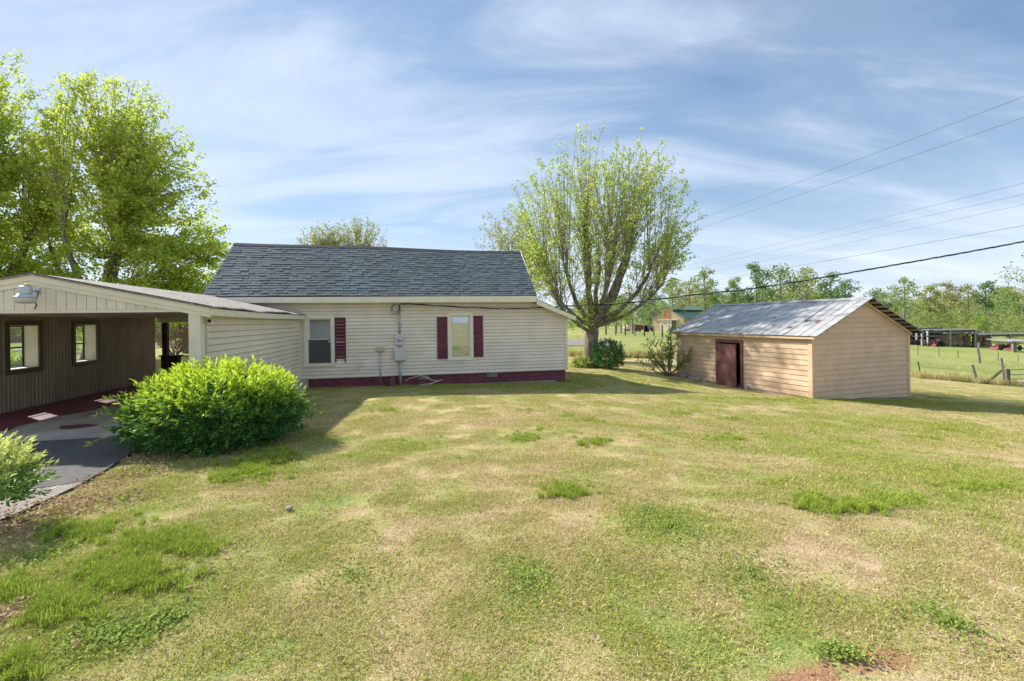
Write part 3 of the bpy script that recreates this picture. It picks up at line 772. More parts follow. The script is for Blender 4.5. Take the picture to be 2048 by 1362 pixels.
    for i, (a, b) in enumerate(zip(ys[:-1], ys[1:])):
        secs += [(a, b, SLAB-.25, 1.9445)] if i % 2 == 0 else [(a, b, SLAB-.25, .77), (a, b, 1.75, 1.9445)]
    for a, b, c, d in secs: core.box(xo, xi-.002, a, b, c, d)
    wallo = core.build('side_wall', 'brown_trim', C)
    for a, b, c, d in secs:
        y = a
        while y < b-.01:                       # sheets about a metre wide
            ye = min(y+1.05, b); corr(y, ye, max(c, SLAB), d).build('corrugated_sheet', 'brown_metal', wallo); y = ye
    for (a, b, c, d) in WIN:
        w = MB(); tw = .1
        w.box(xi+.001, xi+.045, a-tw, a, c-tw, d+tw); w.box(xi+.001, xi+.045, b, b+tw, c-tw, d+tw)
        w.box(xi+.001, xi+.045, a, b, d, d+tw); w.box(xi+.001, xi+.045, a, b, c-tw, c)
        wn = w.build('window', 'brown_trim', C)
        j = MB(); j.box(xo-.01, xi+.02, a+.001, a+.015, c, d); j.box(xo-.01, xi+.02, b-.015, b-.001, c, d); j.box(xo-.01, xi+.02, a+.015, b-.015, c+.001, c+.015); j.box(xo-.01, xi+.02, a+.015, b-.015, d-.015, d-.001)
        j.build('jamb', 'trim_cream', wn)
        mz = (c+d)/2-.02; s = MB(); y0, y1, z0, z1, fw = a+.016, b-.016, c+.016, d-.016, .022
        s.box(xo, xo+.03, y0, y0+fw, z0, z1); s.box(xo, xo+.03, y1-fw, y1, z0, z1); s.box(xo, xo+.03, y0+fw, y1-fw, z0, z0+fw); s.box(xo, xo+.03, y0+fw, y1-fw, z1-fw, z1); s.box(xo, xo+.04, y0+fw, y1-fw, mz-.018, mz+.018)
        s.build('sash', 'black_cable', wn)
        for q, r_ in ((z0+fw, mz-.018), (mz+.018, z1-fw)): MB().box(xo+.013, xo+.016, y0+fw, y1-fw, q, r_).build('pane', 'glass_clear', wn)
    # small spotlight under the eave at the post
    MB().lathe([(.005,0),(.03,.01),(.035,.05),(.02,.06)], (.06, .12, 1.74), n=8).build('eave_sensor', 'dark_wood', C)

    # yard light
    L = empty('security_light', (0, 0, 0)); tag(L, 'galvanised barn light with frosted lens hung from the carport gable', 'light')
    c = at(51, 594, 7.42); L.location = c; L.scale = (.8,)*3
    MB().lathe([(.10, .06), (.105, .075), (.105, .205), (.10, .215), (.085, .22)], n=28).build('housing', 'galvanised', L, True)
    MB().lathe([(.185, -.025), (.19, -.01), (.13, .05), (.1, .062)], n=36, flute=-.02).build('reflector', 'galvanised', L)
    MB().lathe([(.095, -.13), (.15, -.115), (.17, -.06), (.178, -.026)], n=28).build('lens', 'lens', L, True)
    MB().lathe([(.05, .221), (.055, .24), (.05, .262), (.03, .268)], (.03, 0, 0), n=16).build('photocell', 'photocell', L, True)
    w = Vector((POST.x, POST.y, 0))-A*2.50+B*(-.02); e = (Vector((w.x, w.y, 2.31))-c)/.8
    MB().tube([(.1, 0, .12), tuple(e*.6+Vector((0,0,.05))), tuple(e)], .022, 8).build('arm', 'galvanised', L, True)
    MB().box(e.x-.04, e.x+.04, e.y-.02, e.y+.03, e.z-.06, e.z+.06).build('wall_plate', 'galvanised', L)
    MB().tube([tuple(e+Vector((.02,-.03,-.03))), tuple(e+Vector((.03,-.05,-.14))), tuple(e+Vector((-.02,-.04,-.22))), tuple(e+Vector((.0,-.04,-.3))), tuple(e+Vector((-.07,-.02,-.37)))], .009, 6).build('cord', 'black_cable', L)
build_carport()

# ------------------------------------------------------------------ shed
S0 = at(1625, 797, 15.0); SROT = R(20)
def build_shed():
    S = empty('shed', (S0.x, S0.y, 0), SROT)
    tag(S, 'long peach painted shed with tin roof and an open maroon door', 'shed')
    LX, LY, ZB, ZE, ZA = 4.93, 6.5, -1.0, 1.10, 2.235
    D0, D1, DT = 2.87, 4.0, .70      # door opening along the left wall
    MB().box(.06, LX-.06, .06, LY-.06, ZB+.02, ZB+.06).build('floor', 'barn_wood', S)
    core = MB()
    core.box(.0, .06, .0, D0, ZB, ZE); core.box(.0, .06, D1, LY, ZB, ZE); core.box(.0, .06, D0, D1, DT, ZE)
    lw = core.build('long_wall', 'shed_siding', S)
    gp = [(.061, ZB), (LX-.061, ZB), (LX-.061, ZE), (LX/2, ZA-.03), (.061, ZE)]
    gw = MB().prism(gp, lambda p, k: (p[0], .06*k, p[1])).build('gable_wall', 'shed_siding', S)
    MB().prism(gp, lambda p, k: (p[0], LY-.06*k, p[1])).build('back_gable', 'shed_siding', S)
    MB().box(LX-.06, LX, 0, LY, ZB, ZE).build('far_wall', 'shed_siding', S)
    lap_siding(lw, 'shed_siding', .1, LY-.08, ZB+.02, ZE-.01, .174, holes=[(D0-.12, D1+.12, -3, DT+.13)], to3=lambda u, o, z: (-o, u, z), proud=.024, jit=.003, slot=.016, joints=(1.9, 5.2))
    rk = lambda sgn: (lambda p: (ZE+.0+(ZA-ZE)/(LX/2)*(p[0] if sgn > 0 else LX-p[0]))-.02-p[1])
    lap_siding(gw, 'shed_siding', .1, LX-.1, ZB+.02-.174*2, ZA, .174, clips=[rk(1), rk(-1), lambda p: p[1]-(ZB-.05-.045*p[0])], to3=lambda u, o, z: (u, -o, z), proud=.024, jit=.003, slot=.016)
    for (x, y, dx, dy) in ((-.03,-.03,.12,.03), (-.03,.001,.03,.11), (LX-.1,-.03,.13,.03), (-.03,LY-.1,.03,.1)):
        MB().box(x, x+dx, y, y+dy, ZB-.02 if x < 1 else ZB-.26, ZE+.01).build('corner_board', 'shed_trim', S)
    # block footing, showing where the ground falls
    ft = MB().box(.0, LX, .02, .18, -1.75, ZB-.003); ft.box(.0, .18, .181, LY, -1.6, ZB-.003); ft.box(LX-.18, LX, .181, LY, -2.0, ZB-.003); f = ft.build('footing', 'block_grey', S)
    for k in range(15): MB().box(-.02, .0, .02+k*.42, .02+k*.42+.41, -1.2, ZB-.01).build('block', 'block_grey', f)
    # eave fascia and roof of tin sheets
    MB().box(-.16, -.135, -.2, LY+.2, .955, 1.045).build('fascia', 'shed_trim', S)
    MB().box(-.134, -.025, -.0, LY, 1.03, 1.045).build('soffit', 'shed_trim', S)
    k = (ZA+.06-1.06)/(LX/2+.2)
    zr = lambda x: 1.06+k*((x+.2) if x <= LX/2 else (LX-x+.2))
    for side in (0, 1):
        y = -.36; i = 0
        roof = MB()
        xa, xb = (-.2, LX/2) if side == 0 else (LX/2, LX+.28)
        for q in range(9):                      # skip sheathing boards under the tin
            x = xa+(xb-xa)*(q+.5)/9; roof.hexa([(x-.06,-.34,zr(x-.06)-.03),(x+.06,-.34,zr(x+.06)-.03),(x+.06,LY+.2,zr(x+.06)-.03),(x-.06,LY+.2,zr(x-.06)-.03)],
                                              [(x-.06,-.34,zr(x-.06)-.008),(x+.06,-.34,zr(x+.06)-.008),(x+.06,LY+.2,zr(x+.06)-.008),(x-.06,LY+.2,zr(x-.06)-.008)])
        ro = roof.build('roof_sheathing', 'dark_wood', S)
        while y < LY+.15:
            w = .61; ye = min(y+w, LY+.25); p = MB(); dz = rnd.uniform(-.004, .004)
            prof = [(y, 0), (y+.012, .022), (y+.03, .022), (y+.042, 0), (y+.3, .002), (y+.306, .014), (y+.318, .014), (y+.324, .002), (ye+.005, .0)]
            for (u, a), (v, b) in zip(prof[:-1], prof[1:]):
                if v-u < .001: continue
                nseg = 5
                for s_ in range(nseg):
                    x0, x1 = xa+(xb-xa)*s_/nseg, xa+(xb-xa)*(s_+1)/nseg
                    w0 = .006*math.sin(s_*1.7+i); w1 = .006*math.sin((s_+1)*1.7+i)
                    p.hexa([(x0,u,zr(x0)+a+dz+w0-.003),(x1,u,zr(x1)+a+dz+w1-.003),(x1,v,zr(x1)+b+dz+w1-.003),(x0,v,zr(x0)+b+dz+w0-.003)],
                           [(x0,u,zr(x0)+a+dz+w0),(x1,u,zr(x1)+a+dz+w1),(x1,v,zr(x1)+b+dz+w1),(x0,v,zr(x0)+b+dz+w0)])
            p.build('roof_sheet', 'tin', ro); y += w; i += 1
        if side == 0:
            for (rx_, ry_, rw) in ((.35, 1.05, .14), (.75, .35, .16), (1.1, 2.3, .1), (.55, 1.9, .08)):
                pts = [(rx_+rw*.5*math.cos(a)*(1+.3*math.sin(2*a)), ry_+rw*math.sin(a)*.6) for a in [j*math.pi/5 for j in range(10)]]
                MB().prism(pts, lambda p, kk: (p[0], p[1], zr(p[0])+.0105+.004*kk)).build('rust_patch', 'rust', ro)
        for y in np.arange(.0, LY+.1, .8): MB().hexa([(xa+.05,y,zr(xa+.05)-.13),(xb-.02,y,zr(xb-.02)-.13),(xb-.02,y+.05,zr(xb-.02)-.13),(xa+.05,y+.05,zr(xa+.05)-.13)],
                                                     [(xa+.05,y,zr(xa+.05)-.032),(xb-.02,y,zr(xb-.02)-.032),(xb-.02,y+.05,zr(xb-.02)-.032),(xa+.05,y+.05,zr(xa+.05)-.032)]).build('rafter', 'barn_wood', ro)
    MB().prism([(LX/2-.14, zr(LX/2-.14)+.02), (LX/2, zr(LX/2)+.035), (LX/2+.14, zr(LX/2+.14)+.02), (LX/2+.14, zr(LX/2+.14)+.026), (LX/2, zr(LX/2)+.045), (LX/2-.14, zr(LX/2-.14)+.026)],
               lambda p, kk: (p[0], -.37+(LY+.62)*kk, p[1])).build('ridge_cap', 'tin', S)
    for sx, x0 in ((1, -.1), (-1, LX+.1)):
        MB().prism([(x0, zr(max(x0,-.1) if sx > 0 else x0)-.14), (LX/2, zr(LX/2)-.14), (LX/2, zr(LX/2)-.035), (x0, zr(x0)-.035)], lambda p, kk: (p[0], -.032-.02*kk, p[1])).build('rake_board', 'shed_trim', S)
    # door frame and the door, hanging ajar
    fr = MB(); fr.box(-.045, .02, D0-.12, D0, -1.15, DT+.12); fr.box(-.045, .02, D1, D1+.12, -1.15, DT+.12); fr.box(-.046, .02, D0, D1, DT, DT+.12)
    df = fr.build('door_frame', 'shed_door', S)
    dr = empty('door', (-.06, D1-.02, 0), 0, S); dr.rotation_euler = (0, 0, R(-5))
    dm = MB().box(.0, .035, -1.0, 0, -1.13, DT-.05).build('door_leaf', 'shed_door', dr)
    for z in (-.9, -.1, .5): MB().box(-.012, -.001, -.25, -.02, z-.02, z+.02).build('hinge', 'shed_door', dr)
    MB().box(-.02, -.001, -.96, -.9, -.28, -.16).build('door_handle', 'rust', dr)
    MB().box(-.08, -.025, 2.5, 2.68, -1.12, -.9).build('foundation_patch', 'block_grey', S)
    # stones by the far end
    for i, (u, o, r) in enumerate(((4.6, .16, .13), (5.0, .2, .17), (5.45, .16, .15), (5.9, .22, .2), (6.3, .2, .16), (5.2, .33, .1))):
        w = Matrix.Rotation(SROT, 3, 'Z')@Vector((-o, u, 0)); p = Vector((S0.x, S0.y, 0))+w
        bm = bmesh.new(); bmesh.ops.create_icosphere(bm, subdivisions=2, radius=r)
        for v in bm.verts: v.co *= 1+.25*math.sin(v.co.x*19+i)*math.cos(v.co.y*23+i*2); v.co.z *= .6
        me = bpy.data.meshes.new('stone'); bm.to_mesh(me); bm.free(); o_ = link('stone', me, 'stone'); o_.location = (p.x, p.y, gz(p.x, p.y)+r*.25)
        tag(o_, 'grey field stone at the shed foot, %s from the door' % ('nearest', 'second', 'fourth', 'fifth', 'sixth', 'third')[i], 'stone', 'stones at the shed foot')
build_shed()

# ------------------------------------------------------------------ trees
def bez(p0, p1, p2, n):
    return [p0*(1-t)**2+p1*2*t*(1-t)+p2*t*t for t in [i/n for i in range(n+1)]]
def vase_tree(name, label, base, trunk, knuckles, crowns, n_shoots, leaf, wood='bark', seed=1, clumps=(), twigs=6, lf=9, lsize=(.10,.15), upright=.45, cat='tree', group=None, wind=(0, 0, 0), spread=.13, tw_len=(.35, .9), size=1.0, vertical=False):
    """forked trunk, limbs to knuckles, long shoots fanning out to the crown outline, twigs and leaves along them"""
    r = random.Random(seed); g = np.random.default_rng(seed)
    T = empty(name, (base[0], base[1], gz(base[0], base[1])-.05)); tag(T, label, cat, group)
    wd = MB(); br = MB(); fork = Vector(trunk[-1][0])
    pts = [Vector(p) for p, _ in trunk]; wd.tube(pts, [q for _, q in trunk], 12)
    rf = trunk[-1][1]; ks = []
    for (x, y, z, rr, lo) in knuckles:
        k = Vector((x, y, z)); st = fork.lerp(Vector(trunk[-2][0]), lo) if lo >= 0 else Vector(trunk[-1][0])
        mid = st.lerp(k, .5)+Vector(((x-st.x)*.22, (y-st.y)*.22, -.25+r.uniform(-.2, .2)))
        path = bez(st, mid, k, 7); path = [p+Vector((r.uniform(-.06, .06), r.uniform(-.06, .06), 0))*(0 < i < 7) for i, p in enumerate(path)]
        r0 = min(rf*.58, rr*1.55); wd.tube(path, [r0+(rr-r0)*i/7 for i in range(8)], 8); ks.append((k, rr)); ks += [(path[i], rr*1.1) for i in (4, 5, 6)]
    P, D = [], []; wind = Vector(wind)
    for s in range(n_shoots):
        c = crowns[s % len(crowns)] if r.random() < .5 else r.choices(crowns, [q[3]*q[5] for q in crowns])[0]
        while True:
            v = Vector((r.gauss(0, 1), r.gauss(0, 1), r.gauss(.35, 1))).normalized()
            if v.z > -.55: break
        q = (r.choice((1.0, .97, .9, .8, .6)) if r.random() < .8 else r.uniform(.3, 1)) if not vertical else r.choice((1.0, 1.0, .95, .9, .75)); q *= r.uniform(.94, 1.05)
        t = Vector((c[0]+v.x*c[3]*q, c[1]+v.y*c[4]*q, c[2]+v.z*c[5]*q))
        if vertical: k, rr = min(ks, key=lambda kk: .75*math.hypot(kk[0].x-t.x, kk[0].y-t.y)+.4*abs(kk[0].z-t.z+2.4)+1.2*max(0, kk[0].z-t.z)+r.uniform(0, 1.4))
        else: k, rr = min(ks, key=lambda kk: (kk[0]-t).length*(1+.5*max(0, kk[0].z-t.z))+r.uniform(0, 1.2))
        ln = (t-k).length; p1 = k.lerp(t, .45)+Vector((0, 0, ln*.25*upright/.45))*(1 if t.z > k.z else .3)
        t = t+wind*ln*.15
        n = 6; path = bez(k, p1, t, n); r0 = min(rr*.4, .005+.0034*ln); br.tube(path, [r0*(1-i/n)+.0035 for i in range(n+1)], 4, False)
        for j in range(twigs):
            a = r.uniform(.25, 1.0)**.8; i = min(n-1, int(a*n)); f = a*n-i; p = path[i].lerp(path[i+1], f); dr = (path[i+1]-path[i]).normalized()
            sd = Vector((r.gauss(0, 1), r.gauss(0, 1), r.gauss(.2, .6))).normalized(); td = (dr*.9+sd*.8+wind*.4).normalized(); tl = r.uniform(*tw_len)*(1.15-a*.5)
            e = p+td*tl; br.tube([p, e], [.005, .0025], 3, False)
            m = max(1, int(lf*r.uniform(.5, 1.4)))
            for _ in range(m):
                u = r.uniform(.25, 1.05); P.append(p+td*tl*u+Vector((r.gauss(0, spread), r.gauss(0, spread), r.gauss(0, spread)))); D.append(td+Vector((r.gauss(0, .7), r.gauss(0, .7), r.gauss(-.2, .6))))
    for (cx, cy, cz, rx, ry, rz, n) in clumps:
        # leafy sprays around sub-centres
        subs = [(cx+rx*r.gauss(0, .45), cy+ry*r.gauss(0, .45), cz+rz*r.gauss(0, .45)) for _ in range(max(3, n//60))]
        for _ in range(n):
            sx, sy, sz = r.choice(subs); P.append(Vector((sx+r.gauss(0, .24), sy+r.gauss(0, .24), sz+r.gauss(0, .13)))); D.append(Vector((r.gauss(0, 1), r.gauss(0, 1), r.gauss(-.3, .6))))
        for (sx, sy, sz) in subs[:40]:
            b = Vector((cx*.4, cy*.4, cz-rz*.4)); wd.tube([b, b.lerp(Vector((sx, sy, sz)), .55)+Vector((0, 0, .2)), (sx, sy, sz)], [.03, .015, .004], 4, False)
    o = wd.build('trunk', wood, T, True); br.build('branches', 'shoot', T); T.scale = (size,)*3
    P = np.array([tuple(p) for p in P]); D = np.array([tuple(p) for p in D]); N = len(P)
    L = g.uniform(lsize[0], lsize[1], N); leaves('crown', P, D, L, L*g.uniform(.55, .85, N), leaf, T, rng=g)
    return T

# the maple between house and shed
mb = at(1181, 733, 23.0)
vase_tree('maple_tree', 'tall maple with fanning upright shoots and young leaves between house and shed', (mb.x, mb.y),
          [((0,0,-.3),.85),((0,0,.05),.58),((.02,0,.4),.41),((.05,0,1.1),.34),((.08,.05,1.6),.34),((.1,.05,2.0),.28)],
          [(-.15,0,6.1,.14,-1),(.55,.3,5.4,.09,-1),(2.0,-.2,6.3,.13,-1),(2.2,.6,5.7,.08,-1),(-1.25,.2,5.3,.085,-1),(3.0,0,4.7,.09,-1),(.2,1.2,5.4,.08,-1),(.9,-1.2,5.2,.08,-1),(-1.7,-.5,3.3,.06,.6),(1.4,1.2,5.5,.07,-1),(-2.3,.4,4.6,.06,-1),(3.6,-.4,4.2,.06,-1)],
          [(.75,0,7.2,4.35,4.0,4.8),(-.6,0,6.8,3.7,3.4,4.1),(2.2,0,6.9,3.2,3.4,4.2),(.7,0,5.2,4.4,3.6,2.6)], 520, 'leaf_maple', seed=5, lf=5, twigs=16, lsize=(.075,.125), spread=.05, tw_len=(.1,.4), upright=.5, vertical=True,
          clumps=[(.3,-.3,3.3,1.3,1.1,.8,1100),(-1.0,-.2,2.4,.9,.8,.5,500),(1.7,-.2,2.7,1.1,.9,.5,500),(.2,0,4.5,1.8,1.4,.7,500),(2.8,0,3.6,1.0,.8,.6,250)])
# paler tree behind it, left
pb = at(1042, 700, 31)
vase_tree('young_tree', 'pale sparse young tree half hidden behind the right end of the roof', (pb.x, pb.y), [((0,0,-.2),.2),((0,0,1.5),.17),((0,0,2.2),.15)],
          [(-.8,0,3.4,.07,-1),(.7,0,3.6,.07,-1),(0,.6,4.0,.07,-1)], [(-.5,0,6.0,2.1,1.8,3.4),(1.0,0,4.6,1.6,1.4,2.3)], 130, 'leaf_pale', size=1.12, seed=9, lf=6, twigs=8, lsize=(.1,.16), spread=.1)
# leafy trees behind the carport
lb = at(190, 640, 26.0)
vase_tree('shade_tree', 'big bright green shade tree with fanning branches behind the carport roof', (lb.x, lb.y),
          [((0,0,-.3),.6),((0,0,.6),.42),((.05,0,1.6),.36),((.1,0,2.2),.35)],
          [(-.9,0,4.4,.12,-1),(1.1,.2,5.9,.15,-1),(1.3,-.4,5.6,.11,-1),(.5,.9,5.4,.1,-1),(-2.3,.3,5.2,.09,-1),(3.0,.2,4.2,.09,-1),(-.4,-1.0,5.4,.09,-1)],
          [(1.0,0,8.7,3.0,2.9,4.0),(.2,0,9.8,2.2,2.4,3.2),(2.6,0,7.6,2.2,2.5,3.0),(.9,0,5.8,4.0,3.2,2.4),(3.6,0,4.6,2.4,2.6,1.9)], 330, 'leaf_left', size=1.25, seed=14, lf=9, twigs=14, lsize=(.10,.17), spread=.09, tw_len=(.2,.6), wind=(.5,0,.0),
          clumps=[(3.4,0,3.6,2.2,1.8,1.4,6000),(-.8,-.5,3.2,2.2,1.6,1.3,5200),(4.6,.4,2.4,1.6,1.4,1.0,3000),(1.3,-.6,2.5,2.2,1.3,.9,3600),(4.9,0,4.8,1.4,1.5,.7,1500),(-2.6,-.4,3.4,1.6,1.3,1.4,3200),(1.0,0,5.0,2.4,1.8,1.0,2600)])
lb2 = at(-40, 640, 25.0)
vase_tree('shade_tree', 'tall bright green tree cut off by the left edge of the view', (lb2.x, lb2.y),
          [((0,0,-.3),.55),((0,0,.6),.4),((0,0,1.8),.33),((.0,0,2.6),.32)],
          [(.9,0,4.6,.15,-1),(-.8,.2,5.4,.16,-1),(.4,-.6,6.2,.14,-1),(1.9,.2,5.4,.12,-1)],
          [(.3,0,9.3,2.5,2.6,4.6),(1.3,0,7.2,2.3,2.4,3.4),(.6,0,5.2,3.2,2.8,2.2)], 240, 'leaf_left', size=1.27, seed=23, lf=9, twigs=14, lsize=(.10,.17), spread=.09, tw_len=(.2,.6), wind=(.4,0,0),
          clumps=[(1.4,-.3,3.8,1.8,1.6,1.5,5200),(.2,-.5,2.6,1.8,1.4,.9,3000),(.6,-.2,5.6,1.8,1.6,1.3,3600),(2.4,-.2,2.6,1.5,1.2,.9,2600)])
hb = at(372, 640, 30)
vase_tree('dark_tree', 'dense mid green tree low beside the left end of the house roof', (hb.x, hb.y), [((0,0,-.2),.25),((0,0,1.2),.2),((0,0,1.6),.2)],
          [(-.8,0,2.6,.08,-1),(.8,0,2.7,.08,-1),(0,.5,3.1,.08,-1)], [(0,0,2.9,2.3,2.2,1.9)], 110, 'leaf_far3', seed=31, lf=16, twigs=7, lsize=(.12,.2), spread=.14)
# tree beyond the roof
for i, (px, py, d, cr, lab, sd) in enumerate(((650,470,56,(0,0,11.4,3.0,2.8,2.6),'left and lower of two budding trees rising behind the house ridge',41),(718,455,58,(0,0,11.6,3.9,3.4,3.9),'right and taller of two budding trees rising behind the house ridge',44))):
    b_ = at(px, 640, d)
    vase_tree('budding_tree', lab, (b_.x, b_.y), [((0,0,-.3),.4),((0,0,3.0),.3),((0,0,5.0),.27)], [(-1,0,7.2,.1,-1),(1,0,7.4,.1,-1),(0,.8,7.6,.1,-1),(.3,-.6,7.8,.1,-1)],
              [cr], 170, 'leaf_pale', wood='bark_grey', seed=sd, lf=4, twigs=8, lsize=(.16,.26), spread=.06, group='budding trees behind the ridge')
# bough entering on the right
rb = at(2165, 640, 27)
vase_tree('oak_tree', 'budding tree reaching in at the right edge above the hay barn', (rb.x, rb.y), [((0,0,-.3),.4),((0,0,2.5),.3),((0,0,4.0),.28)], [(-1.6,0,5.0,.1,-1),(1,0,6,.1,-1),(0,.8,6.2,.1,-1)],
          [(-1.2,0,6.6,2.8,2.5,2.0),(0,0,6.9,2.6,2.6,2.4)], 120, 'leaf_shrub', wood='bark_grey', seed=52, lf=5, twigs=6, lsize=(.09,.15), spread=.07)

# far tree line
def blob_mesh(seed, h, w, n, shape, lo=.22):
    g = np.random.default_rng(seed); r = random.Random(seed); wd = MB()
    tr = .016*h; bend = r.uniform(-.03, .03)*h; wd.tube([(0,0,-.5),(bend*.4,0,h*.35),(bend,0,h*.7),(bend,0,h*.92)], [tr,tr*.8,tr*.45,tr*.1], 6)
    nc = {'tall': 26, 'round': 34, 'loose': 22}[shape]; C = []; S = []
    for i in range(nc):
        z = h*(lo+(1-lo)*((i+.5)/nc)**(.9)); f = (z/h-lo)/(1-lo); prof = math.sin(math.pi*min(1, .12+.9*f))**.6 if shape != 'tall' else (.55+.45*math.sin(math.pi*f))
        a = r.uniform(0, 6.28); rr = w*.5*prof*math.sqrt(r.random())
        p = (bend*f+rr*math.cos(a), rr*math.sin(a), z*.97); C.append(p); S.append(w*r.uniform(.10, .2)*(1 if shape != 'loose' else .8))
        q = (bend*f, 0, max(h*.15, z-h*.14)); wd.tube([q, p], [tr*.32, tr*.08], 3, False)
    C = np.array(C); S = np.array(S); k = g.integers(0, nc, n); off = unit(g.normal(size=(n, 3)))*(g.random((n, 1))**.4)*S[k][:, None]*np.array([1.1, 1.1, .75])
    P = C[k]+off; D = unit(off+g.normal(size=(n, 3))*.6*S[k][:, None]); L = g.uniform(.28, .6, n)*(h/18)**.5
    S_ = unit(np.cross(D, g.normal(size=(n, 3)))); V = np.stack([P, P+D*L[:, None]*.5+S_*L[:, None]*.38, P+D*L[:, None], P+D*L[:, None]*.5-S_*L[:, None]*.38], 1)
    return wd, V
FARM = {}
def far_variant(key, seed, h, w, n, shape, lo=.22):
    wd, V = blob_mesh(seed, h, w, n, shape, lo)
    t = wd.build('trunk', 'bark_grey'); N = len(V)
    c = np_mesh('crown', V, [(0, 1, 2, 3)], None); FARM[key] = (t.data, c.data)
    bpy.data.objects.remove(t); bpy.data.objects.remove(c)
for k_, a_ in {'tall1': (3, 20, 7.5, 2300, 'tall', .3), 'tall2': (8, 20, 6.5, 1900, 'tall', .38), 'round1': (12, 16, 11, 3000, 'round', .12), 'round2': (17, 16, 10, 2600, 'round', .15), 'loose1': (21, 18, 9, 1500, 'loose', .3), 'loose2': (26, 18, 10, 1300, 'loose', .25)}.items():
    far_variant(k_, *a_)
def far_tree(key, x, y, s, leaf, label=None, group=None, name='far_tree', rz=0.0, sz=1.0):
    T = empty(name, (x, y, gz(x, y)-.2), rz); T.scale = (s, s, s*sz)
    for nm, me in zip(('trunk', 'crown'), FARM[key]):
        if nm == 'crown':
            key2 = (key, leaf)
            if key2 not in FARM: m2 = me.copy(); m2.materials.clear(); m2.materials.append(M[leaf]); FARM[key2] = m2
            me = FARM[key2]
        o = bpy.data.objects.new(nm, me); col.objects.link(o); o.parent = T
    if label: tag(T, label, 'tree', group)
    return T
def far_at(px, top, d, key, leaf, label, sx=1.0):
    """far tree whose top reaches photo row `top`"""
    p = at(px, top, d); h = p.z-gz(p.x, d)+.2; base = {'t': 20, 'r': 16, 'l': 18}[key[0]]
    s = h/base; return far_tree(key, p.x, d, s*sx, leaf, label, 'trees at the far wood edge', rz=rnd.uniform(0, 6), sz=1/sx)
G = 'trees at the far wood edge'
for a in [(1408,536,140,'tall1','leaf_far1','slim green tree with open crown above the left end of the shed roof'),
          (1467,553,138,'tall2','leaf_far1','broad green tree second from the left above the shed roof'),
          (1513,524,142,'tall1','leaf_far3','tallest dark green tree above the middle of the shed roof'),
          (1560,532,146,'round1','leaf_far1','wide green crown right of the tallest tree above the shed'),
          (1612,536,150,'round2','leaf_far2','yellow green crown above the right half of the shed roof'),
          (1662,542,148,'loose1','leaf_far3','loose dark green tree just left of the gap in the wood'),
          (1690,560,140,'round1','leaf_far3','low dark green tree at the right side of the gap over the shed ridge'),
          (1752,578,150,'round1','leaf_far3','rounded green tree just right of the shed peak'),
          (1806,553,128,'loose2','leaf_far1','tall spreading tree standing above its neighbours right of the shed'),
          (1860,566,150,'tall2','leaf_far2','yellow green narrow tree above the truss roofed part of the hay barn'),
          (1900,562,152,'tall1','leaf_far4','tan budding tree above the middle of the hay barn'),
          (1936,566,155,'loose1','leaf_far4','bare tan tree behind the hay barn, left of the dark topped one'),
          (1972,560,150,'tall2','leaf_far3','dark topped tree above the right part of the hay barn'),
          (2012,574,135,'round1','leaf_far1','full green tree near the right edge above the red tractor'),
          (2046,584,140,'round2','leaf_far2','yellowish tree cut by the right edge below the budding bough'),
          (1890,640,118,'round2','leaf_far3','low dark green tree directly behind the hay barn roof'),
          (1958,632,116,'round1','leaf_left','low vivid green tree behind the right half of the hay barn roof'),
          (1345,556,150,'loose1','leaf_far2','thin pale tree right of the maple above the tan barn'),
          (1300,580,165,'round1','leaf_far3','dark green tree seen through the maple left of the tan barn'),
          (1255,585,160,'round2','leaf_far1','green tree seen through the lower maple branches'),
          (1378,560,175,'loose2','leaf_far4','bare brownish tree behind the green barn roof')]:
    far_at(*a)
# the wood behind them reads as one mass
def far_wood():
    g = np.random.default_rng(77); Vs = {k: [] for k in ('leaf_far1', 'leaf_far2', 'leaf_far3', 'leaf_far4')}
    src = {}
    for i, key in enumerate(('tall1', 'round1', 'round2', 'loose1', 'loose2')):
        me = FARM[key][1]; a = np.empty(len(me.vertices)*3, np.float32); me.vertices.foreach_get('co', a); src[i] = a.reshape(-1, 4, 3)
    ends = []
    def put(x, y, h, lf):
        V = src[int(g.integers(0, 5))]; V = V[g.random(len(V)) < .6]; a = g.uniform(0, 6.28); s = h/17.0
        c, s_ = math.cos(a), math.sin(a); Q = np.stack([V[..., 0]*c-V[..., 1]*s_, V[..., 0]*s_+V[..., 1]*c, V[..., 2]*1.0], -1)*s
        Vs[lf].append(Q+np.array([x, y, gz(x, y)-.3]))
    names = list(Vs)
    for k in range(310):
        px = g.uniform(1110, 2170) if k < 285 else g.uniform(-300, 460); d = g.uniform(185, 225) if px < 1460 else g.uniform(155, 205); p = at(px, 640, d)
        # roof of the wood steps down at the gap over the shed ridge
        top = np.interp(px, [-300, 460, 1110, 1400, 1660, 1705, 1760, 2170], [600, 610, 600, 576, 572, 602, 588, 584])+g.uniform(-6, 26)+(22 if k % 3 == 0 else 0)
        h = at(px, top, d).z-gz(p.x, d); put(p.x, d, max(6, h), names[int(g.choice(4, p=[.34, .34, .20, .12]))])
    for k in range(70):          # brush along the wood edge behind the hay barn
        px = g.uniform(1780, 2170); d = g.uniform(108, 135); p = at(px, 640, d); put(p.x, d, g.uniform(5, 9), names[int(g.choice(4, p=[.34, .34, .20, .12]))])
    root = None
    for lf, L in Vs.items():
        V = np.concatenate(L)
        if root is None: root = np_mesh('far_wood', V, [(0, 1, 2, 3)], lf); tag(root, 'mixed spring wood closing the view behind the fields', None, kind='stuff')
        else: o = np_mesh('far_wood_foliage', V, [(0, 1, 2, 3)], lf, root); o['kind'] = 'stuff'
far_wood()

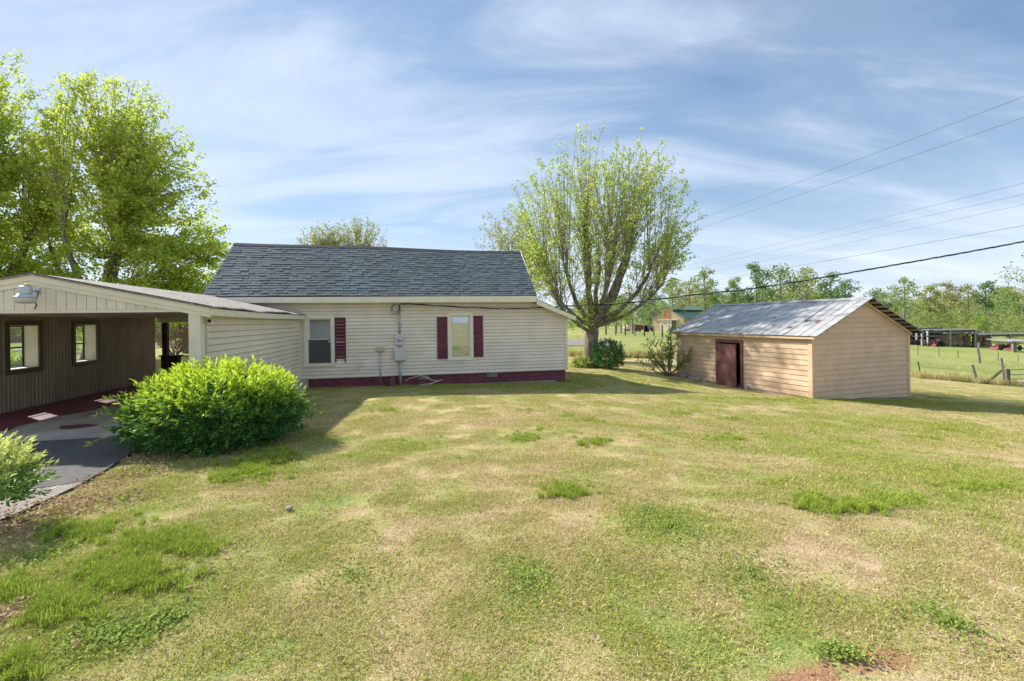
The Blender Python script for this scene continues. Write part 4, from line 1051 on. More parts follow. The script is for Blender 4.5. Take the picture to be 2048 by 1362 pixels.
# ------------------------------------------------------------------ bushes
def bush(name, label, loc, rad, n_sprigs, leaf_len, m, seed, inner=3000, per=9, sl=.2, lift=.12, shape=.75, stems=9, strays=(), zc=None):
    g = np.random.default_rng(seed); r = random.Random(seed)
    T = empty(name, (loc[0], loc[1], loc[2])); tag(T, label, 'bush')
    rx, ry, rz = rad; zc = zc if zc is not None else rz
    v = unit(g.normal(size=(n_sprigs*2, 3))); v = v[v[:, 2] > -.78][:n_sprigs]; n = len(v)
    lump = 1+.15*np.sin(v[:, 0]*5+seed)*np.cos(v[:, 1]*5+seed*2)+.09*np.sin(v[:, 2]*11+v[:, 0]*9)
    sup = np.sign(v)*np.abs(v)**shape; sup = sup/np.maximum(np.abs(sup).max(1, keepdims=True)**.0, 1)
    sup = unit(v)*np.linalg.norm(unit(v), axis=1, keepdims=True)*(1+.12*(np.abs(v[:, 2:3])**2))
    base = np.stack([sup[:, 0]*rx, sup[:, 1]*ry, zc+sup[:, 2]*rz], 1)*np.stack([lump*g.uniform(.82, 1.0, n)]*2+[np.ones(n)*g.uniform(.93, 1.0, n)], 1)
    base[:, 2] = np.maximum(base[:, 2], .05)
    sd = unit(v*np.array([1, 1, .8])+np.array([0, 0, .6])+g.normal(size=(n, 3))*.42)
    L = sl*g.uniform(.5, 1.9, n)
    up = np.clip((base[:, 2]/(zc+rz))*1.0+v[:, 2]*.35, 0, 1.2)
    P, D, TP = [], [], []
    for k in range(per):
        t = (k+.5)/per; az = k*2.4+g.uniform(0, 6.28, n)*0.2
        s1 = unit(np.cross(sd, np.array([.3, .8, .5]))); s2 = np.cross(sd, s1)
        out = s1*np.cos(az)[:, None]+s2*np.sin(az)[:, None]; an = 1.0-.65*t
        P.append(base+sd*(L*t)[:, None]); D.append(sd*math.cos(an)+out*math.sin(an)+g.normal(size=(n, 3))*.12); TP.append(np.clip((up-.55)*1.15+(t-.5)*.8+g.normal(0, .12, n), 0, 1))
    # inner leaves
    w = unit(g.normal(size=(inner, 3)))*(g.uniform(.45, .93, inner)[:, None]); Pi = np.stack([w[:, 0]*rx, w[:, 1]*ry, zc+w[:, 2]*rz], 1); Pi[:, 2] = np.maximum(Pi[:, 2], .06)
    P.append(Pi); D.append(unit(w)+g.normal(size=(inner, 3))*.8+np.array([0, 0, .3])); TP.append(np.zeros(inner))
    wd = MB()
    for i in range(stems):
        a = r.uniform(0, 6.28); e = Vector((math.cos(a)*rx*.7, math.sin(a)*ry*.7, zc+rz*r.uniform(.0, .5))); s0 = Vector((math.cos(a)*rx*.18, math.sin(a)*ry*.18, -.06))
        wd.tube(bez(s0, s0.lerp(e, .4)+Vector((0, 0, .25*rz)), e, 4), [.02, .016, .012, .009, .006], 5)
    for (p0, p1) in strays:      # long shoots that stick out
        p0, p1 = Vector(p0), Vector(p1); pts = bez(p0, p0.lerp(p1, .5)+Vector((0, 0, .06)), p1, 6); wd.tube(pts, [.008]*4+[.006, .005, .003], 4)
        for i in range(1, 7):
            d = (pts[i]-pts[i-1]).normalized()
            for q in range(3 if i < 6 else 6):
                P.append(np.array([tuple(pts[i-1].lerp(pts[i], r.random()))])); D.append(np.array([tuple(d*.8+Vector((r.gauss(0, .5), r.gauss(0, .5), r.gauss(.2, .4))))])); TP.append(np.array([.35+.1*i]))
    wd.build('stems', 'twig', T)
    P, D, TP = np.concatenate(P), np.concatenate(D), np.concatenate(TP); N = len(P); ll = leaf_len*g.uniform(.65, 1.25, N)
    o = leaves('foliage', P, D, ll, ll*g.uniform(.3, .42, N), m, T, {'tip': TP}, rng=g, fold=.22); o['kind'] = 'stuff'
    return T
bc = (-4.62, 7.2)
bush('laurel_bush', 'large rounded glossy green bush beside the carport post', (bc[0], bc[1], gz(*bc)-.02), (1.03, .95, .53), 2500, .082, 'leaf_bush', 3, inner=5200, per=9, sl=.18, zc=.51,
     strays=[((-.9,-.2,.65),(-1.5,-.35,.80)),((-.9,-.35,.5),(-1.5,-.5,.58)),((-.8,-.6,.35),(-1.3,-.85,.25)),((-.7,.2,.95),(-.95,.1,1.15))])
sb = onground(-75, 1075)
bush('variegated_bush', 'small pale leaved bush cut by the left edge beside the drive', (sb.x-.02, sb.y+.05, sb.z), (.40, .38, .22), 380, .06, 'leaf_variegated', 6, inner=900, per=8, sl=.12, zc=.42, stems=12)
bx = at(1217, 737, 22.3)
bush('boxwood', 'dark green ball shaped bush at the right foot of the maple', (bx.x, bx.y, gz(bx.x, bx.y)), (.66, .6, .62), 520, .1, 'leaf_box', 8, inner=1500, per=8, sl=.16, zc=.6)
hs = at(1162, 729, 22.6)
bush('hosta', 'low clump of broad green leaves at the left foot of the maple', (hs.x, hs.y, gz(hs.x, hs.y)), (.34, .3, .2), 90, .16, 'leaf_clover', 10, inner=120, per=5, sl=.16, zc=.14, stems=3)

def bare_shrub(name, label, loc, stems, leaf, wood, seed, lf=5, ls=(.05,.08), twn=7):
    r = random.Random(seed); g = np.random.default_rng(seed); T = empty(name, loc); tag(T, label, 'shrub'); wd = MB(); P, D = [], []
    for (x, y, z) in stems:
        s0 = Vector((r.uniform(-.12, .12), r.uniform(-.12, .12), -.05)); e = Vector((x, y, z)); n = 7
        path = bez(s0, s0.lerp(e, .45)+Vector((x*.12, y*.12, -.12*abs(x)+.1)), e, n); path = [p+Vector((r.gauss(0, .025), r.gauss(0, .025), r.gauss(0, .02)))*(i > 0) for i, p in enumerate(path)]
        wd.tube(path, [.03-.024*i/n for i in range(n+1)], 5)
        for k in range(twn):
            a = r.uniform(.35, 1); i = min(n-1, int(a*n)); p = path[i].lerp(path[i+1], a*n-i); d = ((path[i+1]-path[i]).normalized()*.7+Vector((r.gauss(0, .7), r.gauss(0, .7), r.gauss(.3, .5)))).normalized(); ln = r.uniform(.15, .45)
            q = p+d*ln; wd.tube([p, q], [.008, .004], 3, False)
            for _ in range(lf): P.append(tuple(p+d*ln*r.uniform(.2, 1.1)+Vector((r.gauss(0, .03),)*3))); D.append((d.x+r.gauss(0, .6), d.y+r.gauss(0, .6), d.z+r.gauss(0, .6)))
    wd.build('stems', wood, T, True)
    P, D = np.array(P), np.array(D); L = g.uniform(ls[0], ls[1], len(P)); o = leaves('foliage', P, D, L, L*.5, leaf, T, rng=g); o['kind'] = 'stuff'
ss = at(1338, 752, 20.6); r_ = random.Random(4)
bare_shrub('leggy_shrub', 'leggy half bare shrub at the far corner of the shed', (ss.x, ss.y, gz(ss.x, ss.y)),
           [(-1.15,-.1,1.15),(-.95,.1,1.35),(-1.3,.2,.75),(-.6,.1,1.5),(-.75,-.2,1.0),(-.3,.2,1.65),(-.15,0,1.3),(.15,.1,2.15),(.2,.15,2.3),(.05,.2,1.9),(.3,0,1.5),(.6,-.45,.95),(.8,-.6,1.15),(.5,-.4,.7),(-.5,0,.7),(.15,.1,1.7)], 'leaf_shrub', 'twig', 12, lf=13, ls=(.06,.1), twn=12)
ds = at(350, 712, 27)
bare_shrub('dry_shrub', 'round brown twiggy shrub seen through the back of the carport', (ds.x, ds.y, gz(ds.x, ds.y)),
           [(r_.uniform(-1.5, 1.5), r_.uniform(-.8, .8), r_.uniform(1.2, 2.1)) for _ in range(26)], 'leaf_dead', 'twig_dry', 15, lf=8, ls=(.05,.09), twn=16)

# ------------------------------------------------------------------ far farm
def build_tan_barn():
    d = 150.0; c0 = at(1306.5, 662, d); c1 = at(1352, 662, d); k = d/F
    zb = gz(c0.x, d)-1.5; T = empty('barn', (c0.x, d, 0), R(-42)); tag(T, 'tan monitor barn with green metal roof in the far field', 'barn')
    W = (c1-c0).length/math.cos(R(42)); z = lambda py: at(1330, py, d).z
    ze, zs, zm, zp = z(636.5), z(625), z(619.5), z(613); a, b = W*.30, W*.66; L = 34
    prof = [(0, zb), (W, zb), (W, ze), (b, zs), (b, zm), ((a+b)/2, zp), (a, zm), (a, zs), (0, ze)]
    fr = MB(); 
    for (x0, x1, p, q) in ((0, a, ze, zs), (b, W, zs, ze)): fr.hexa([(x0,0,zb),(x1,0,zb),(x1,.3,zb),(x0,.3,zb)], [(x0,0,p),(x1,0,q),(x1,.3,q),(x0,.3,p)])
    fr.prism([(a, zb), (b, zb), (b, zm), ((a+b)/2, zp), (a, zm)], lambda p, s: (p[0], .3*s, p[1])); fr.build('front_wall', 'barn_tan', T)
    MB().box(W-.2, W, .31, L, zb, ze).build('side_wall', 'barn_tan', T); MB().box(0, .2, .31, L, zb, ze).build('side_wall', 'barn_tan', T)
    MB().box(b-.3, b, .31, L, zs-.2, zm).build('monitor_wall', 'barn_dark', T); MB().box(a, a+.3, .31, L, zs-.2, zm).build('monitor_wall', 'barn_dark', T)
    for (x0, z0, x1, z1) in ((b-.05, zs+.1, W+.35, ze-.12), (-.35, ze-.12, a+.05, zs+.1), ((a+b)/2, zp+.1, b+.35, zm-.1), (a-.35, zm-.1, (a+b)/2, zp+.1)):
        r = MB().hexa([(x0,-.4,z0),(x1,-.4,z1),(x1,L+.3,z1),(x0,L+.3,z0)], [(x0,-.4,z0+.12),(x1,-.4,z1+.12),(x1,L+.3,z1+.12),(x0,L+.3,z0+.12)]).build('roof', 'barn_green', T)
        for yy in np.arange(0, L, 2.4): MB().hexa([(x0,yy,z0+.12),(x1,yy,z1+.12),(x1,yy+.15,z1+.12),(x0,yy+.15,z0+.12)], [(x0,yy,z0+.2),(x1,yy,z1+.2),(x1,yy+.15,z1+.2),(x0,yy+.15,z0+.2)]).build('rib', 'barn_green', r)
    px = lambda x: (x-1306.5)*k/math.cos(R(42))
    MB().box(px(1324), px(1332), -.12, -.002, z(639), z(623.5)).build('loft_door', 'barn_orange', T)
    em = MB().lathe([(.0, 0), (.35, .0), (.35, .1), (0, .1)], n=12).build('emblem', 'barn_orange', T); em.location = (px(1328), -.02, z(618)); em.rotation_euler = (R(90), 0, 0)
    MB().box(px(1314), px(1344), -.5, -.002, z(640.5), z(638.8)).build('door_track', 'barn_white', T)
    MB().box(px(1318), px(1335), -.2, -.003, zb, z(641)).build('sliding_door', 'barn_white', T)
    MB().box(px(1335.5), px(1341), -.1, -.003, zb, z(641)).build('doorway_shade', 'barn_dark', T)  # dark panel on the solid wall, painted for the shade of an opening
build_tan_barn()

def post(name, label, p, h, r, m, lean=(0, 0), group=None, n=7, cat='fence post', bury=.2):
    T = MB().tube([(0,0,-bury),(lean[0]*.5*h+.01,lean[1]*.5*h,h*.5),(lean[0]*h,lean[1]*h,h)], [r, r*.96, r*.88], n).build(name, m); T.location = p
    return tag(T, label, cat, group)
hf = []
HX = [(1196,672),(1212,673),(1231,672),(1250.5,670.5),(1269.5,670),(1288.5,668.5),(1307.5,667.5),(1324.5,665)]
for i, (px, py) in enumerate(HX):
    d = 56.0; q = at(px, py, d); z = gz(q.x, d); hh = 1.32+.1*math.sin(i*2)
    T = post('fence_post', 'weathered wooden fence post, %s from the left on the rise before the tan barn' % ('first','second','third','fourth','fifth','sixth','seventh','eighth')[i], (q.x, d, z), hh, .1, 'post_dark' if i % 2 else 'post_wood', group='fence posts on the rise'); hf.append((q.x, d, z))
for row, zz in enumerate((1.15, .75, .35)):
    T = MB().tube([(x, y, z+zz-.02*(k % 2)) for k, (x, y, z) in enumerate(hf)], .012, 4).build('fence_wire', 'wire'); tag(T, '%s strand of wire along the posts before the tan barn' % ('top', 'middle', 'lowest')[row], 'wire', 'strands before the tan barn')
g1, g2 = at(1231, 640, 60), at(1269, 640, 60)
T = MB().box(g1.x, g1.x+.18, 59.9, 60.1, gz(g1.x, 60)-.2, 2.0); T.box(g1.x+.6, g1.x+.78, 59.9, 60.1, gz(g1.x, 60)-.2, 1.75); T.box(g1.x+.6, g1.x+2.3, 59.9, 60.1, 1.62, 1.8); T.box(g1.x+2.1, g1.x+2.3, 59.9, 60.1, gz(g1.x, 60)-.2, 1.62)
tag(T.build('loading_frame', 'post_wood'), 'square wooden frame standing behind the pasture fence left of the tan barn', 'frame')

def clutter():
    r = random.Random(3)
    for i, (px, py, w, h, m, lab) in enumerate(((1279, 655, 3.6, 1.6, 'red_paint', 'dull red implement parked left of the tan barn'), (1296, 655, 2.4, 1.4, 'barn_wood', 'weathered brown trailer beside the tan barn'), (1254, 655, 1.6, 1.0, 'barn_white', 'small white tank behind the pasture fence'))):
        p = at(px, py, 100); z = p.z-h*.5; E = empty(('implement', 'trailer', 'tank')[i], (p.x, 100, z)); tag(E, lab, ('implement', 'trailer', 'tank')[i])
        if i == 2: MB().lathe([(.3, 0), (.6, .15), (.75, .5), (.6, .85), (.2, 1.0)], n=14).build('shell', m, E, True); MB().box(-.7, .7, -.4, .4, -1.2, 0).build('stand', 'barn_wood', E)
        else:
            MB().hexa([(-w/2,-.8,.3),(w/2,-.8,.3),(w/2,.8,.3),(-w/2,.8,.3)], [(-w/2+.2,-.8,h),(w/2-.5,-.8,h*.75),(w/2-.5,.8,h*.75),(-w/2+.2,.8,h)]).build('body', m, E)
            for sx in (-.3, .3):
                q = MB().lathe([(.0, -.12), (.42, -.12), (.45, 0), (.42, .12), (0, .12)], n=14).build('wheel', 'rubber', E); q.rotation_euler = (R(90), 0, 0); q.location = (w*sx, -.85, .2)
            MB().box(-.2, .2, -.5, .5, -1.3, .3).build('axle_stand', 'barn_wood', E)
clutter()

# pasture fence on the right, gate and posts
def right_fence():
    names = [(1836,702.5,717,58),(1878,702,718.5,58),(1916,702,716,57),(1996.5,706,720,55),(2036,705,719.5,54)]
    for i, (px, y0, y1, d) in enumerate(names):
        p = at(px, y1, d); z = gz(p.x, d); h = at(px, y0, d).z-p.z
        post('steel_fence_post', 'thin steel fence post in the pasture, %s from the shed' % ('first','second','third','fourth','fifth')[i], (p.x, d, p.z if abs(p.z-z) < .3 else z), h+.1, .035, 'tpost', group='steel posts in the pasture', n=5)
    for i, (px, px2, y0, y1, d, r, m, lab) in enumerate(((1836,1842,723,755,29,.04,'tpost','dark leaning steel post in the grass right of the shed'),
        (1900,1900,746,760,29.5,.03,'tpost','short steel stub post in the long grass right of the shed'),
        (1944,1955,729,767,30,.09,'post_wood','leaning grey wooden post with a crooked foot near the gate'),
        (2002,2010,716,771,30.5,.085,'post_wood','tall leaning brace post beside the metal gate'),
        (1955,1959,696,718,50,.14,'post_wood','stout short wooden post standing alone in the pasture'),
        (1950,1952,786,800,24,.02,'tpost','thin wire stake in the mown lawn right of the shed'),
        (2015,2017,738,772,30.6,.1,'post_dark','dark square hinge post of the metal gate'))):
        p1 = at(px2, y1, d); p0 = at(px, y0, d); z = p1.z; h = p0.z-p1.z
        post('leaning_post' if 'leaning' in lab else 'field_post', lab, (p1.x, d, z), h, r, m, ((p0.x-p1.x)/h, 0), bury=.5)
    a, b = at(1968, 769, 30), at(2003, 741, 30.4); tag(MB().tube([tuple(a), tuple(a.lerp(b, .5)-Vector((0,0,.03))), tuple(b)], [.09, .085, .07], 7).build('brace_pole', 'post_dark'), 'dark diagonal brace pole leaning on the post beside the gate', 'brace')
    # tubular gate
    p = at(2017, 776, 30.6); G_ = empty('farm_gate', (p.x, 30.6, p.z)); tag(G_, 'weathered metal tube gate at the right edge of the pasture', 'gate')
    for z in (.1, .35, .6, .88, 1.22): MB().tube([(.1,0,z),(3.6,.3,z)], .028, 8).build('rail', 'barn_wood', G_, True)
    for x in (.1, 1.85, 3.6): MB().tube([(x,.3*(x-.1)/3.5,.08),(x,.3*(x-.1)/3.5,1.24)], .028, 8).build('upright', 'barn_wood', G_, True)
    MB().tube([(.5,-.04,.02),(1.6,.06,.75)], .035, 8).build('brace', 'post_wood', G_)
    # wires through the near fence line
    n1 = [at(1842, 733, 29), at(1900, 738, 29.5), at(1949, 744, 30), at(2006, 748, 30.5)]
    for k in range(3):
        T = MB().tube([tuple(q-Vector((0, 0, .28*k))) for q in n1], .005, 3).build('fence_wire', 'wire'); tag(T, '%s slack wire between the leaning posts near the gate' % ('top', 'middle', 'bottom')[k], 'wire', 'slack wires near the gate')
right_fence()

def build_hay_barn():
    d = 92.0; k = d/F; Z = lambda px, py, dd=d: at(px, py, dd).z; X = lambda px, dd=d: at(px, 660, dd).x
    T = empty('hay_barn', (0, 0, 0)); tag(T, 'long open hay barn with metal roof and pole posts at the wood edge', 'barn')
    dp = 11.0
    # two roof runs
    def run(x0, x1, py, name):
        a, b = X(x0), X(x1); z = Z((x0+x1)/2, py)
        r = MB().hexa([(a,d-.5,z),(b,d-.5,z),(b+.1*dp,d+dp,z-.55),(a+.1*dp,d+dp,z-.55)], [(a,d-.5,z+.2),(b,d-.5,z+.2),(b+.1*dp,d+dp,z-.35),(a+.1*dp,d+dp,z-.35)]).build('roof', 'pole_metal', T)
        MB().box(a, b, d-.62, d-.505, z-.08, z+.22).build('eave_trim', 'galvanised', r)
        MB().box(a, b, d+.1, d+.25, z-.55, z-.08).build('beam', 'barn_wood', T)
    run(1853, 1948.5, 659.3, 'l'); run(1950, 2062, 667.5, 'r')
    g0 = lambda px: gz(X(px), d)
    for px, py in ((1853, 660), (1897.5, 660), (1947.5, 660), (1978.5, 668), (2017.5, 668), (2056, 668)):
        MB().box(X(px)-.11, X(px)+.11, d-.4, d-.1, g0(px)-.4, Z(px, py)).build('post', 'pole_metal', T)
    for px in (1920, 1873, 1995, 2008, 2030):
        MB().box(X(px)-.12, X(px)+.12, d+6, d+6.3, g0(px)-.4, Z(px, 667)+.2).build('post', 'barn_wood', T)
    # back wall coloured dark for the shade inside; slatted gaps at the right
    MB().box(X(1824), X(1985), d+10.6, d+10.8, -5.6, Z(1900, 664)+.6).build('back_wall', 'barn_dark', T)
    for q in range(5): MB().box(X(1986), X(2075), d+9, d+9.1, -5.4+q*.72, -5.15+q*.72).build('rail', 'barn_wood', T)
    # lower trussed shed on the left
    a, b = X(1818), X(1872); zt, zb_, zp = Z(1845, 660), Z(1845, 672), Z(1840, 647.5)
    MB().box(a, X(1853), d-1.5, d-1.3, zt-.1, zt+.12).build('tie_beam', 'barn_wood', T); MB().box(a, b, d-1.2, d-1.05, zb_-.12, zb_+.12).build('tie_beam', 'barn_wood', T)
    for px in (1821, 1831.5): MB().box(X(px)-.13, X(px)+.13, d-1.5, d-1.25, -5.2, zt-.1).build('post', 'pole_metal', T)
    xm, xl, xr_ = X(1839), X(1822), X(1866)
    MB().hexa([(xl-2,d+2,zt+.4),(xm,d+2,zp),(xm,d+9,zp),(xl-2,d+9,zt+.4)], [(xl-2,d+2,zt+.55),(xm,d+2,zp+.15),(xm,d+9,zp+.15),(xl-2,d+9,zt+.55)]).build('truss_roof', 'pole_metal', T)
    MB().hexa([(xm,d+2,zp),(xr_,d+2,zt-.8),(xr_,d+9,zt-.8),(xm,d+9,zp)], [(xm,d+2,zp+.15),(xr_,d+2,zt-.65),(xr_,d+9,zt-.65),(xm,d+9,zp+.15)]).build('truss_roof', 'barn_wood', T)
    for (xa, za, xb, zb2) in ((xl, zt+.2, xr_, zt+.2), (xm, zp-.1, xm, zt+.2), (xm-1.6, zt+.2, xm, zp-.3), (xm+1.6, zt+.2, xm, zp-.3), (xm-1.6, zt+.2, xm-.8, zt+.8), (xm+1.6, zt+.2, xm+.8, zt+.8)):
        MB().tube([(xa, d+1.9, za), (xb, d+1.9, zb2)], .09, 4).build('truss_member', 'barn_wood', T)
    # small rail fence in front
    MB().box(X(1915.5)-.12, X(1915.5)+.12, d-4.2, d-4, -5.2, Z(1915, 686, d-4)).build('rail_post', 'post_wood', T)
    MB().box(X(1949.5)-.1, X(1949.5)+.1, d-4.2, d-4, -5.2, Z(1949, 689, d-4)).build('rail_post', 'post_dark', T)
    MB().hexa([(X(1916),d-4.25,Z(1916,693)),(X(1946),d-4.25,Z(1946,693.5)),(X(1946),d-4.15,Z(1946,693.5)),(X(1916),d-4.15,Z(1916,693))], [(X(1916),d-4.25,Z(1916,690.8)),(X(1946),d-4.25,Z(1946,691.5)),(X(1946),d-4.15,Z(1946,691.5)),(X(1916),d-4.15,Z(1916,690.8))]).build('front_rail', 'post_wood', T)
    # round bales on end, two high
    prof = [(.0, 0), (.66, 0), (.74, .08), (.76, .55), (.74, 1.02), (.66, 1.1), (0, 1.1)]
    bm = MB().lathe(prof, n=18); proto = bm.build('hay_bale', 'hay', None, True); n = 0
    lab = ('first', 'second', 'third', 'fourth', 'fifth', 'sixth', 'seventh', 'eighth')
    for row in (0, 1):
        for i, px in enumerate((1887.5, 1903.5, 1915, 1933.5, 1954, 1971)):
            o = proto if n == 0 else proto.copy()
            if n: col.objects.link(o)
            n += 1; x = X(px, d+3); o.location = (x+.1*math.sin(n*3), d+3+.2*math.cos(n*5), g0(px)+.0+row*1.1); o.rotation_euler = (0, 0, n*1.1); sc = X(px+7.3, d)-X(px, d); o.scale = (sc/.76, sc/.76, 1.0)
            tag(o, '%s round hay bale from the left in the %s layer of the hay barn' % (lab[i], 'upper' if row else 'lower'), 'hay bale', 'bales stacked in the hay barn')
    for i, px in enumerate((1843, 1861)):
        o = proto.copy(); col.objects.link(o); o.location = (X(px, d+3), d+3, g0(px)); o.scale = (1, 1, 1.0)
        tag(o, '%s of two single bales under the trussed end of the hay barn' % ('left', 'right')[i], 'hay bale', 'single bales under the trusses')
    # lean-to roof at the right edge
    L = empty('lean_to_shelter', (0, 0, 0)); tag(L, 'small grey roofed shelter on posts at the right edge before the hay barn', 'shelter'); dd = 78
    MB().hexa([(X(2009,dd),dd-1,Z(2009,683,dd)),(X(2075,dd),dd-1,Z(2075,683,dd)),(X(2075,dd),dd+4,Z(2075,680.5,dd)),(X(2020,dd),dd+4,Z(2020,680.5,dd))],
              [(X(2009,dd),dd-1,Z(2009,682,dd)),(X(2075,dd),dd-1,Z(2075,682,dd)),(X(2075,dd),dd+4,Z(2075,679.5,dd)),(X(2020,dd),dd+4,Z(2020,679.5,dd))]).build('roof', 'roof_grey', L)
    for px in (2017, 2022, 2052): MB().box(X(px,dd)-.13, X(px,dd)+.13, dd-.8, dd-.55, -6.0, Z(px, 683, dd)).build('post', 'post_wood', L)
    MB().tube([(X(2018,dd),dd-.85,Z(2018,692,dd)),(X(2028,dd),dd-.85,Z(2028,686,dd))], .1, 5).build('knee_brace', 'post_wood', L)
build_hay_barn()

def tractor(label, px, py, d, rz, cab=True, loader=True, s=1.0):
    p = at(px, py, d); z = gz(p.x, d)
    T = empty('tractor', (p.x, d, max(p.z, z)), rz); T.scale = (s, s, s); tag(T, label, 'tractor', 'red tractors at the hay barn')
    MB().hexa([(.3,-.38,.75),(1.9,-.34,.75),(1.9,.34,.75),(.3,.38,.75)], [(.3,-.36,1.4),(1.85,-.3,1.28),(1.85,.3,1.28),(.3,.36,1.4)]).build('hood', 'red_paint', T)
    MB().box(-.9, .3, -.4, .4, .6, .95).build('chassis', 'blue_dark', T)
    if cab:
        c = MB()
        for x in (-.85, .2):
            for y in (-.48, .42): c.box(x, x+.07, y, y+.07, .95, 2.25)
        c = c.build('cab_frame', 'blue_dark', T); MB().box(-.8, .22, -.44, .44, 1.3, 2.2).build('cab_glass', 'blue_dark', c); MB().box(-.95, .35, -.55, .55, 2.251, 2.36).build('cab_roof', 'red_paint', c)
    else:
        MB().box(-.55, -.1, -.25, .25, .96, 1.15).build('seat', 'rubber', T); MB().box(-.62, -.54, -.25, .25, 1.1, 1.5).build('seat_back', 'rubber', T)
        MB().tube([(-.7,-.5,.9),(-.72,-.5,2.0),(-.72,.5,2.0),(-.7,.5,.9)], .04, 6).build('roll_bar', 'rubber', T)
    for y in (-.75, .75):
        for x, r, w in ((-.6, .72, .2), (1.45, .45, .14)):
            q = MB().lathe([(r*.45,-w),(r*.92,-w),(r,-w*.6),(r,w*.6),(r*.92,w),(r*.45,w)], n=18).build('wheel', 'rubber', T); q.rotation_euler = (R(90), 0, 0); q.location = (x, y, r)
            h = MB().lathe([(.02,-w*.9),(r*.5,-w*.8),(r*.5,w*.8),(.02,w*.9)], n=12).build('rim', 'barn_white', q)
        MB().box(-1.1, -.1, y-.2, y+.2, 1.42, 1.5).build('fender', 'red_paint', T)
        if loader: MB().tube([(.2,y*.6,1.5),(1.6,y*.6,1.3),(2.5,y*.6,.5)], .08, 6).build('loader_arm', 'red_paint', T)
    if loader: MB().hexa([(2.4,-.9,.15),(3.0,-.9,.15),(3.0,.9,.15),(2.4,.9,.15)], [(2.35,-.9,.8),(2.5,-.9,.8),(2.5,.9,.8),(2.35,.9,.8)]).build('bucket', 'red_paint', T)
tractor('red tractor with blue cab under the left part of the hay barn', 1876, 694, 90, R(200), True, True, .72)
tractor('red open tractor with raised loader under the right part of the hay barn', 2005, 703.5, 84, R(190), False, True, .72)
tractor('red machine half hidden by the shed corner at the hay barn end', 1826, 690, 90, R(170), False, True, .7)
tractor('red tractor behind the shelter posts at the right edge', 2030, 705.5, 83, R(200), False, True, .65)

# ------------------------------------------------------------------ across the road on the left
def neighbour(label, x, y, rz, w, dpt, h, wallm, roofm, name='neighbour_house'):
    T = empty(name, (x, y, gz(x, y)), rz); tag(T, label, 'house')
    MB().box(-w/2, w/2, 0, dpt, -.5, h).build('wall', wallm, T)
    g = MB()
    for xx in (-w/2, w/2-.2): g.prism([(0, h), (dpt, h), (dpt/2, h+dpt*.32)], lambda p, k, xx=xx: (xx+.2*k, p[0], p[1]))
    g.build('gable', wallm, T)
    for s in (0, 1):
        y0, y1 = (-.5, dpt/2) if s == 0 else (dpt+.5, dpt/2)
        z0, z1 = h-.3+.0, h+dpt*.32+.05
        MB().hexa([(-w/2-.4,y0,z0),(w/2+.4,y0,z0),(w/2+.4,y1,z1),(-w/2-.4,y1,z1)], [(-w/2-.4,y0,z0+.15),(w/2+.4,y0,z0+.15),(w/2+.4,y1,z1+.15),(-w/2-.4,y1,z1+.15)]).build('roof', roofm, T)
    for xx in np.linspace(-w*.36, w*.36, 4):
        f = MB().box(xx-.55, xx+.55, -.05, .0-.001, 1.0, 2.3).build('window', 'white_vinyl', T); MB().box(xx-.45, xx+.45, -.07, -.051, 1.1, 2.2).build('pane', 'blue_dark', f)
    MB().box(.9, 1.9, -.06, -.001, .1, 2.2).build('door', 'maroon', T)
n1 = at(8, 668, 62); neighbour('white and brick house across the road seen through the carport window', n1.x-2.5, 62, R(20), 13, 9, 3.1, 'brick_pink', 'roof_grey')
n2 = at(355, 668, 68); neighbour('low brick house with grey roof seen through the back of the carport', n2.x+1, 66, R(-8), 15, 8, 2.4, 'brick_pink', 'roof_grey')
pw = at(22, 668, 61); P_ = empty('porch', (pw.x-2, 58, gz(pw.x-2, 58))); tag(P_, 'white columned porch on the brick house across the road', 'porch')
MB().box(-2, 2, 0, 3, 2.5, 3.0).build('porch_roof', 'white_vinyl', P_); MB().prism([(-2.2, 3.0), (2.2, 3.0), (0, 4.6)], lambda p, k: (p[0], .2*k, p[1])).build('pediment', 'white_vinyl', P_)
for xx in (-1.8, -.6, .6, 1.8): MB().tube([(xx,.2,-.2),(xx,.2,2.5)], .14, 10).build('column', 'white_vinyl', P_, True)
for i, (px, d, m, rad, lab) in enumerate(((165, 33, 'leaf_left', (1.6,1.2,1.3), 'round green bush across the yard seen through the second carport window'), (10, 15.5, 'leaf_bush', (.8,.7,.45), 'light green bush outside the first carport window'), (322, 44, 'leaf_box', (1.1,1.0,1.7), 'dark conical evergreen seen beside the rear carport post'))):
    q = at(px, 690, d); bush(('round_bush', 'low_bush', 'evergreen_bush')[i], lab, (q.x, d, gz(q.x, d)), rad, 350, .16 if i != 1 else .1, m, 60+i, inner=900, per=8, sl=.25)

# ------------------------------------------------------------------ overhead wires
def wire_px(name, label, a, b, Ha, Hb, r=.008, m='wire', ext=(0.35, 1.2), group='overhead power lines'):
    """straight span through two sighted points at given heights above the eye"""
    def pt(p, H):
        hz = HY-(p[0]-CX)*math.tan(-ROLL); return at(p[0], p[1], H*F/(hz-p[1]))
    A_, B_ = pt(a, Ha), pt(b, Hb); d = B_-A_; s, e = A_-d*ext[0], B_+d*ext[1]; n = 24; L = (e-s).length
    pts = [s.lerp(e, i/n)-Vector((0, 0, .006*L*4*(i/n)*(1-i/n)*.4-.006*L*.3)) for i in range(n+1)]
    tag(MB().tube(pts, r, 5).build(name, m), label, 'power line', group)
wire_px('power_line', 'highest thin power line crossing the right sky', (2048,195), (1380,445), 7.6, 7.6)
wire_px('power_line', 'second highest thin power line crossing the right sky', (2048,237), (1380,463), 7.0, 7.0)
wire_px('power_line', 'third power line from the top at the right edge', (2048,368), (1392,526), 5.6, 5.6, .0065)
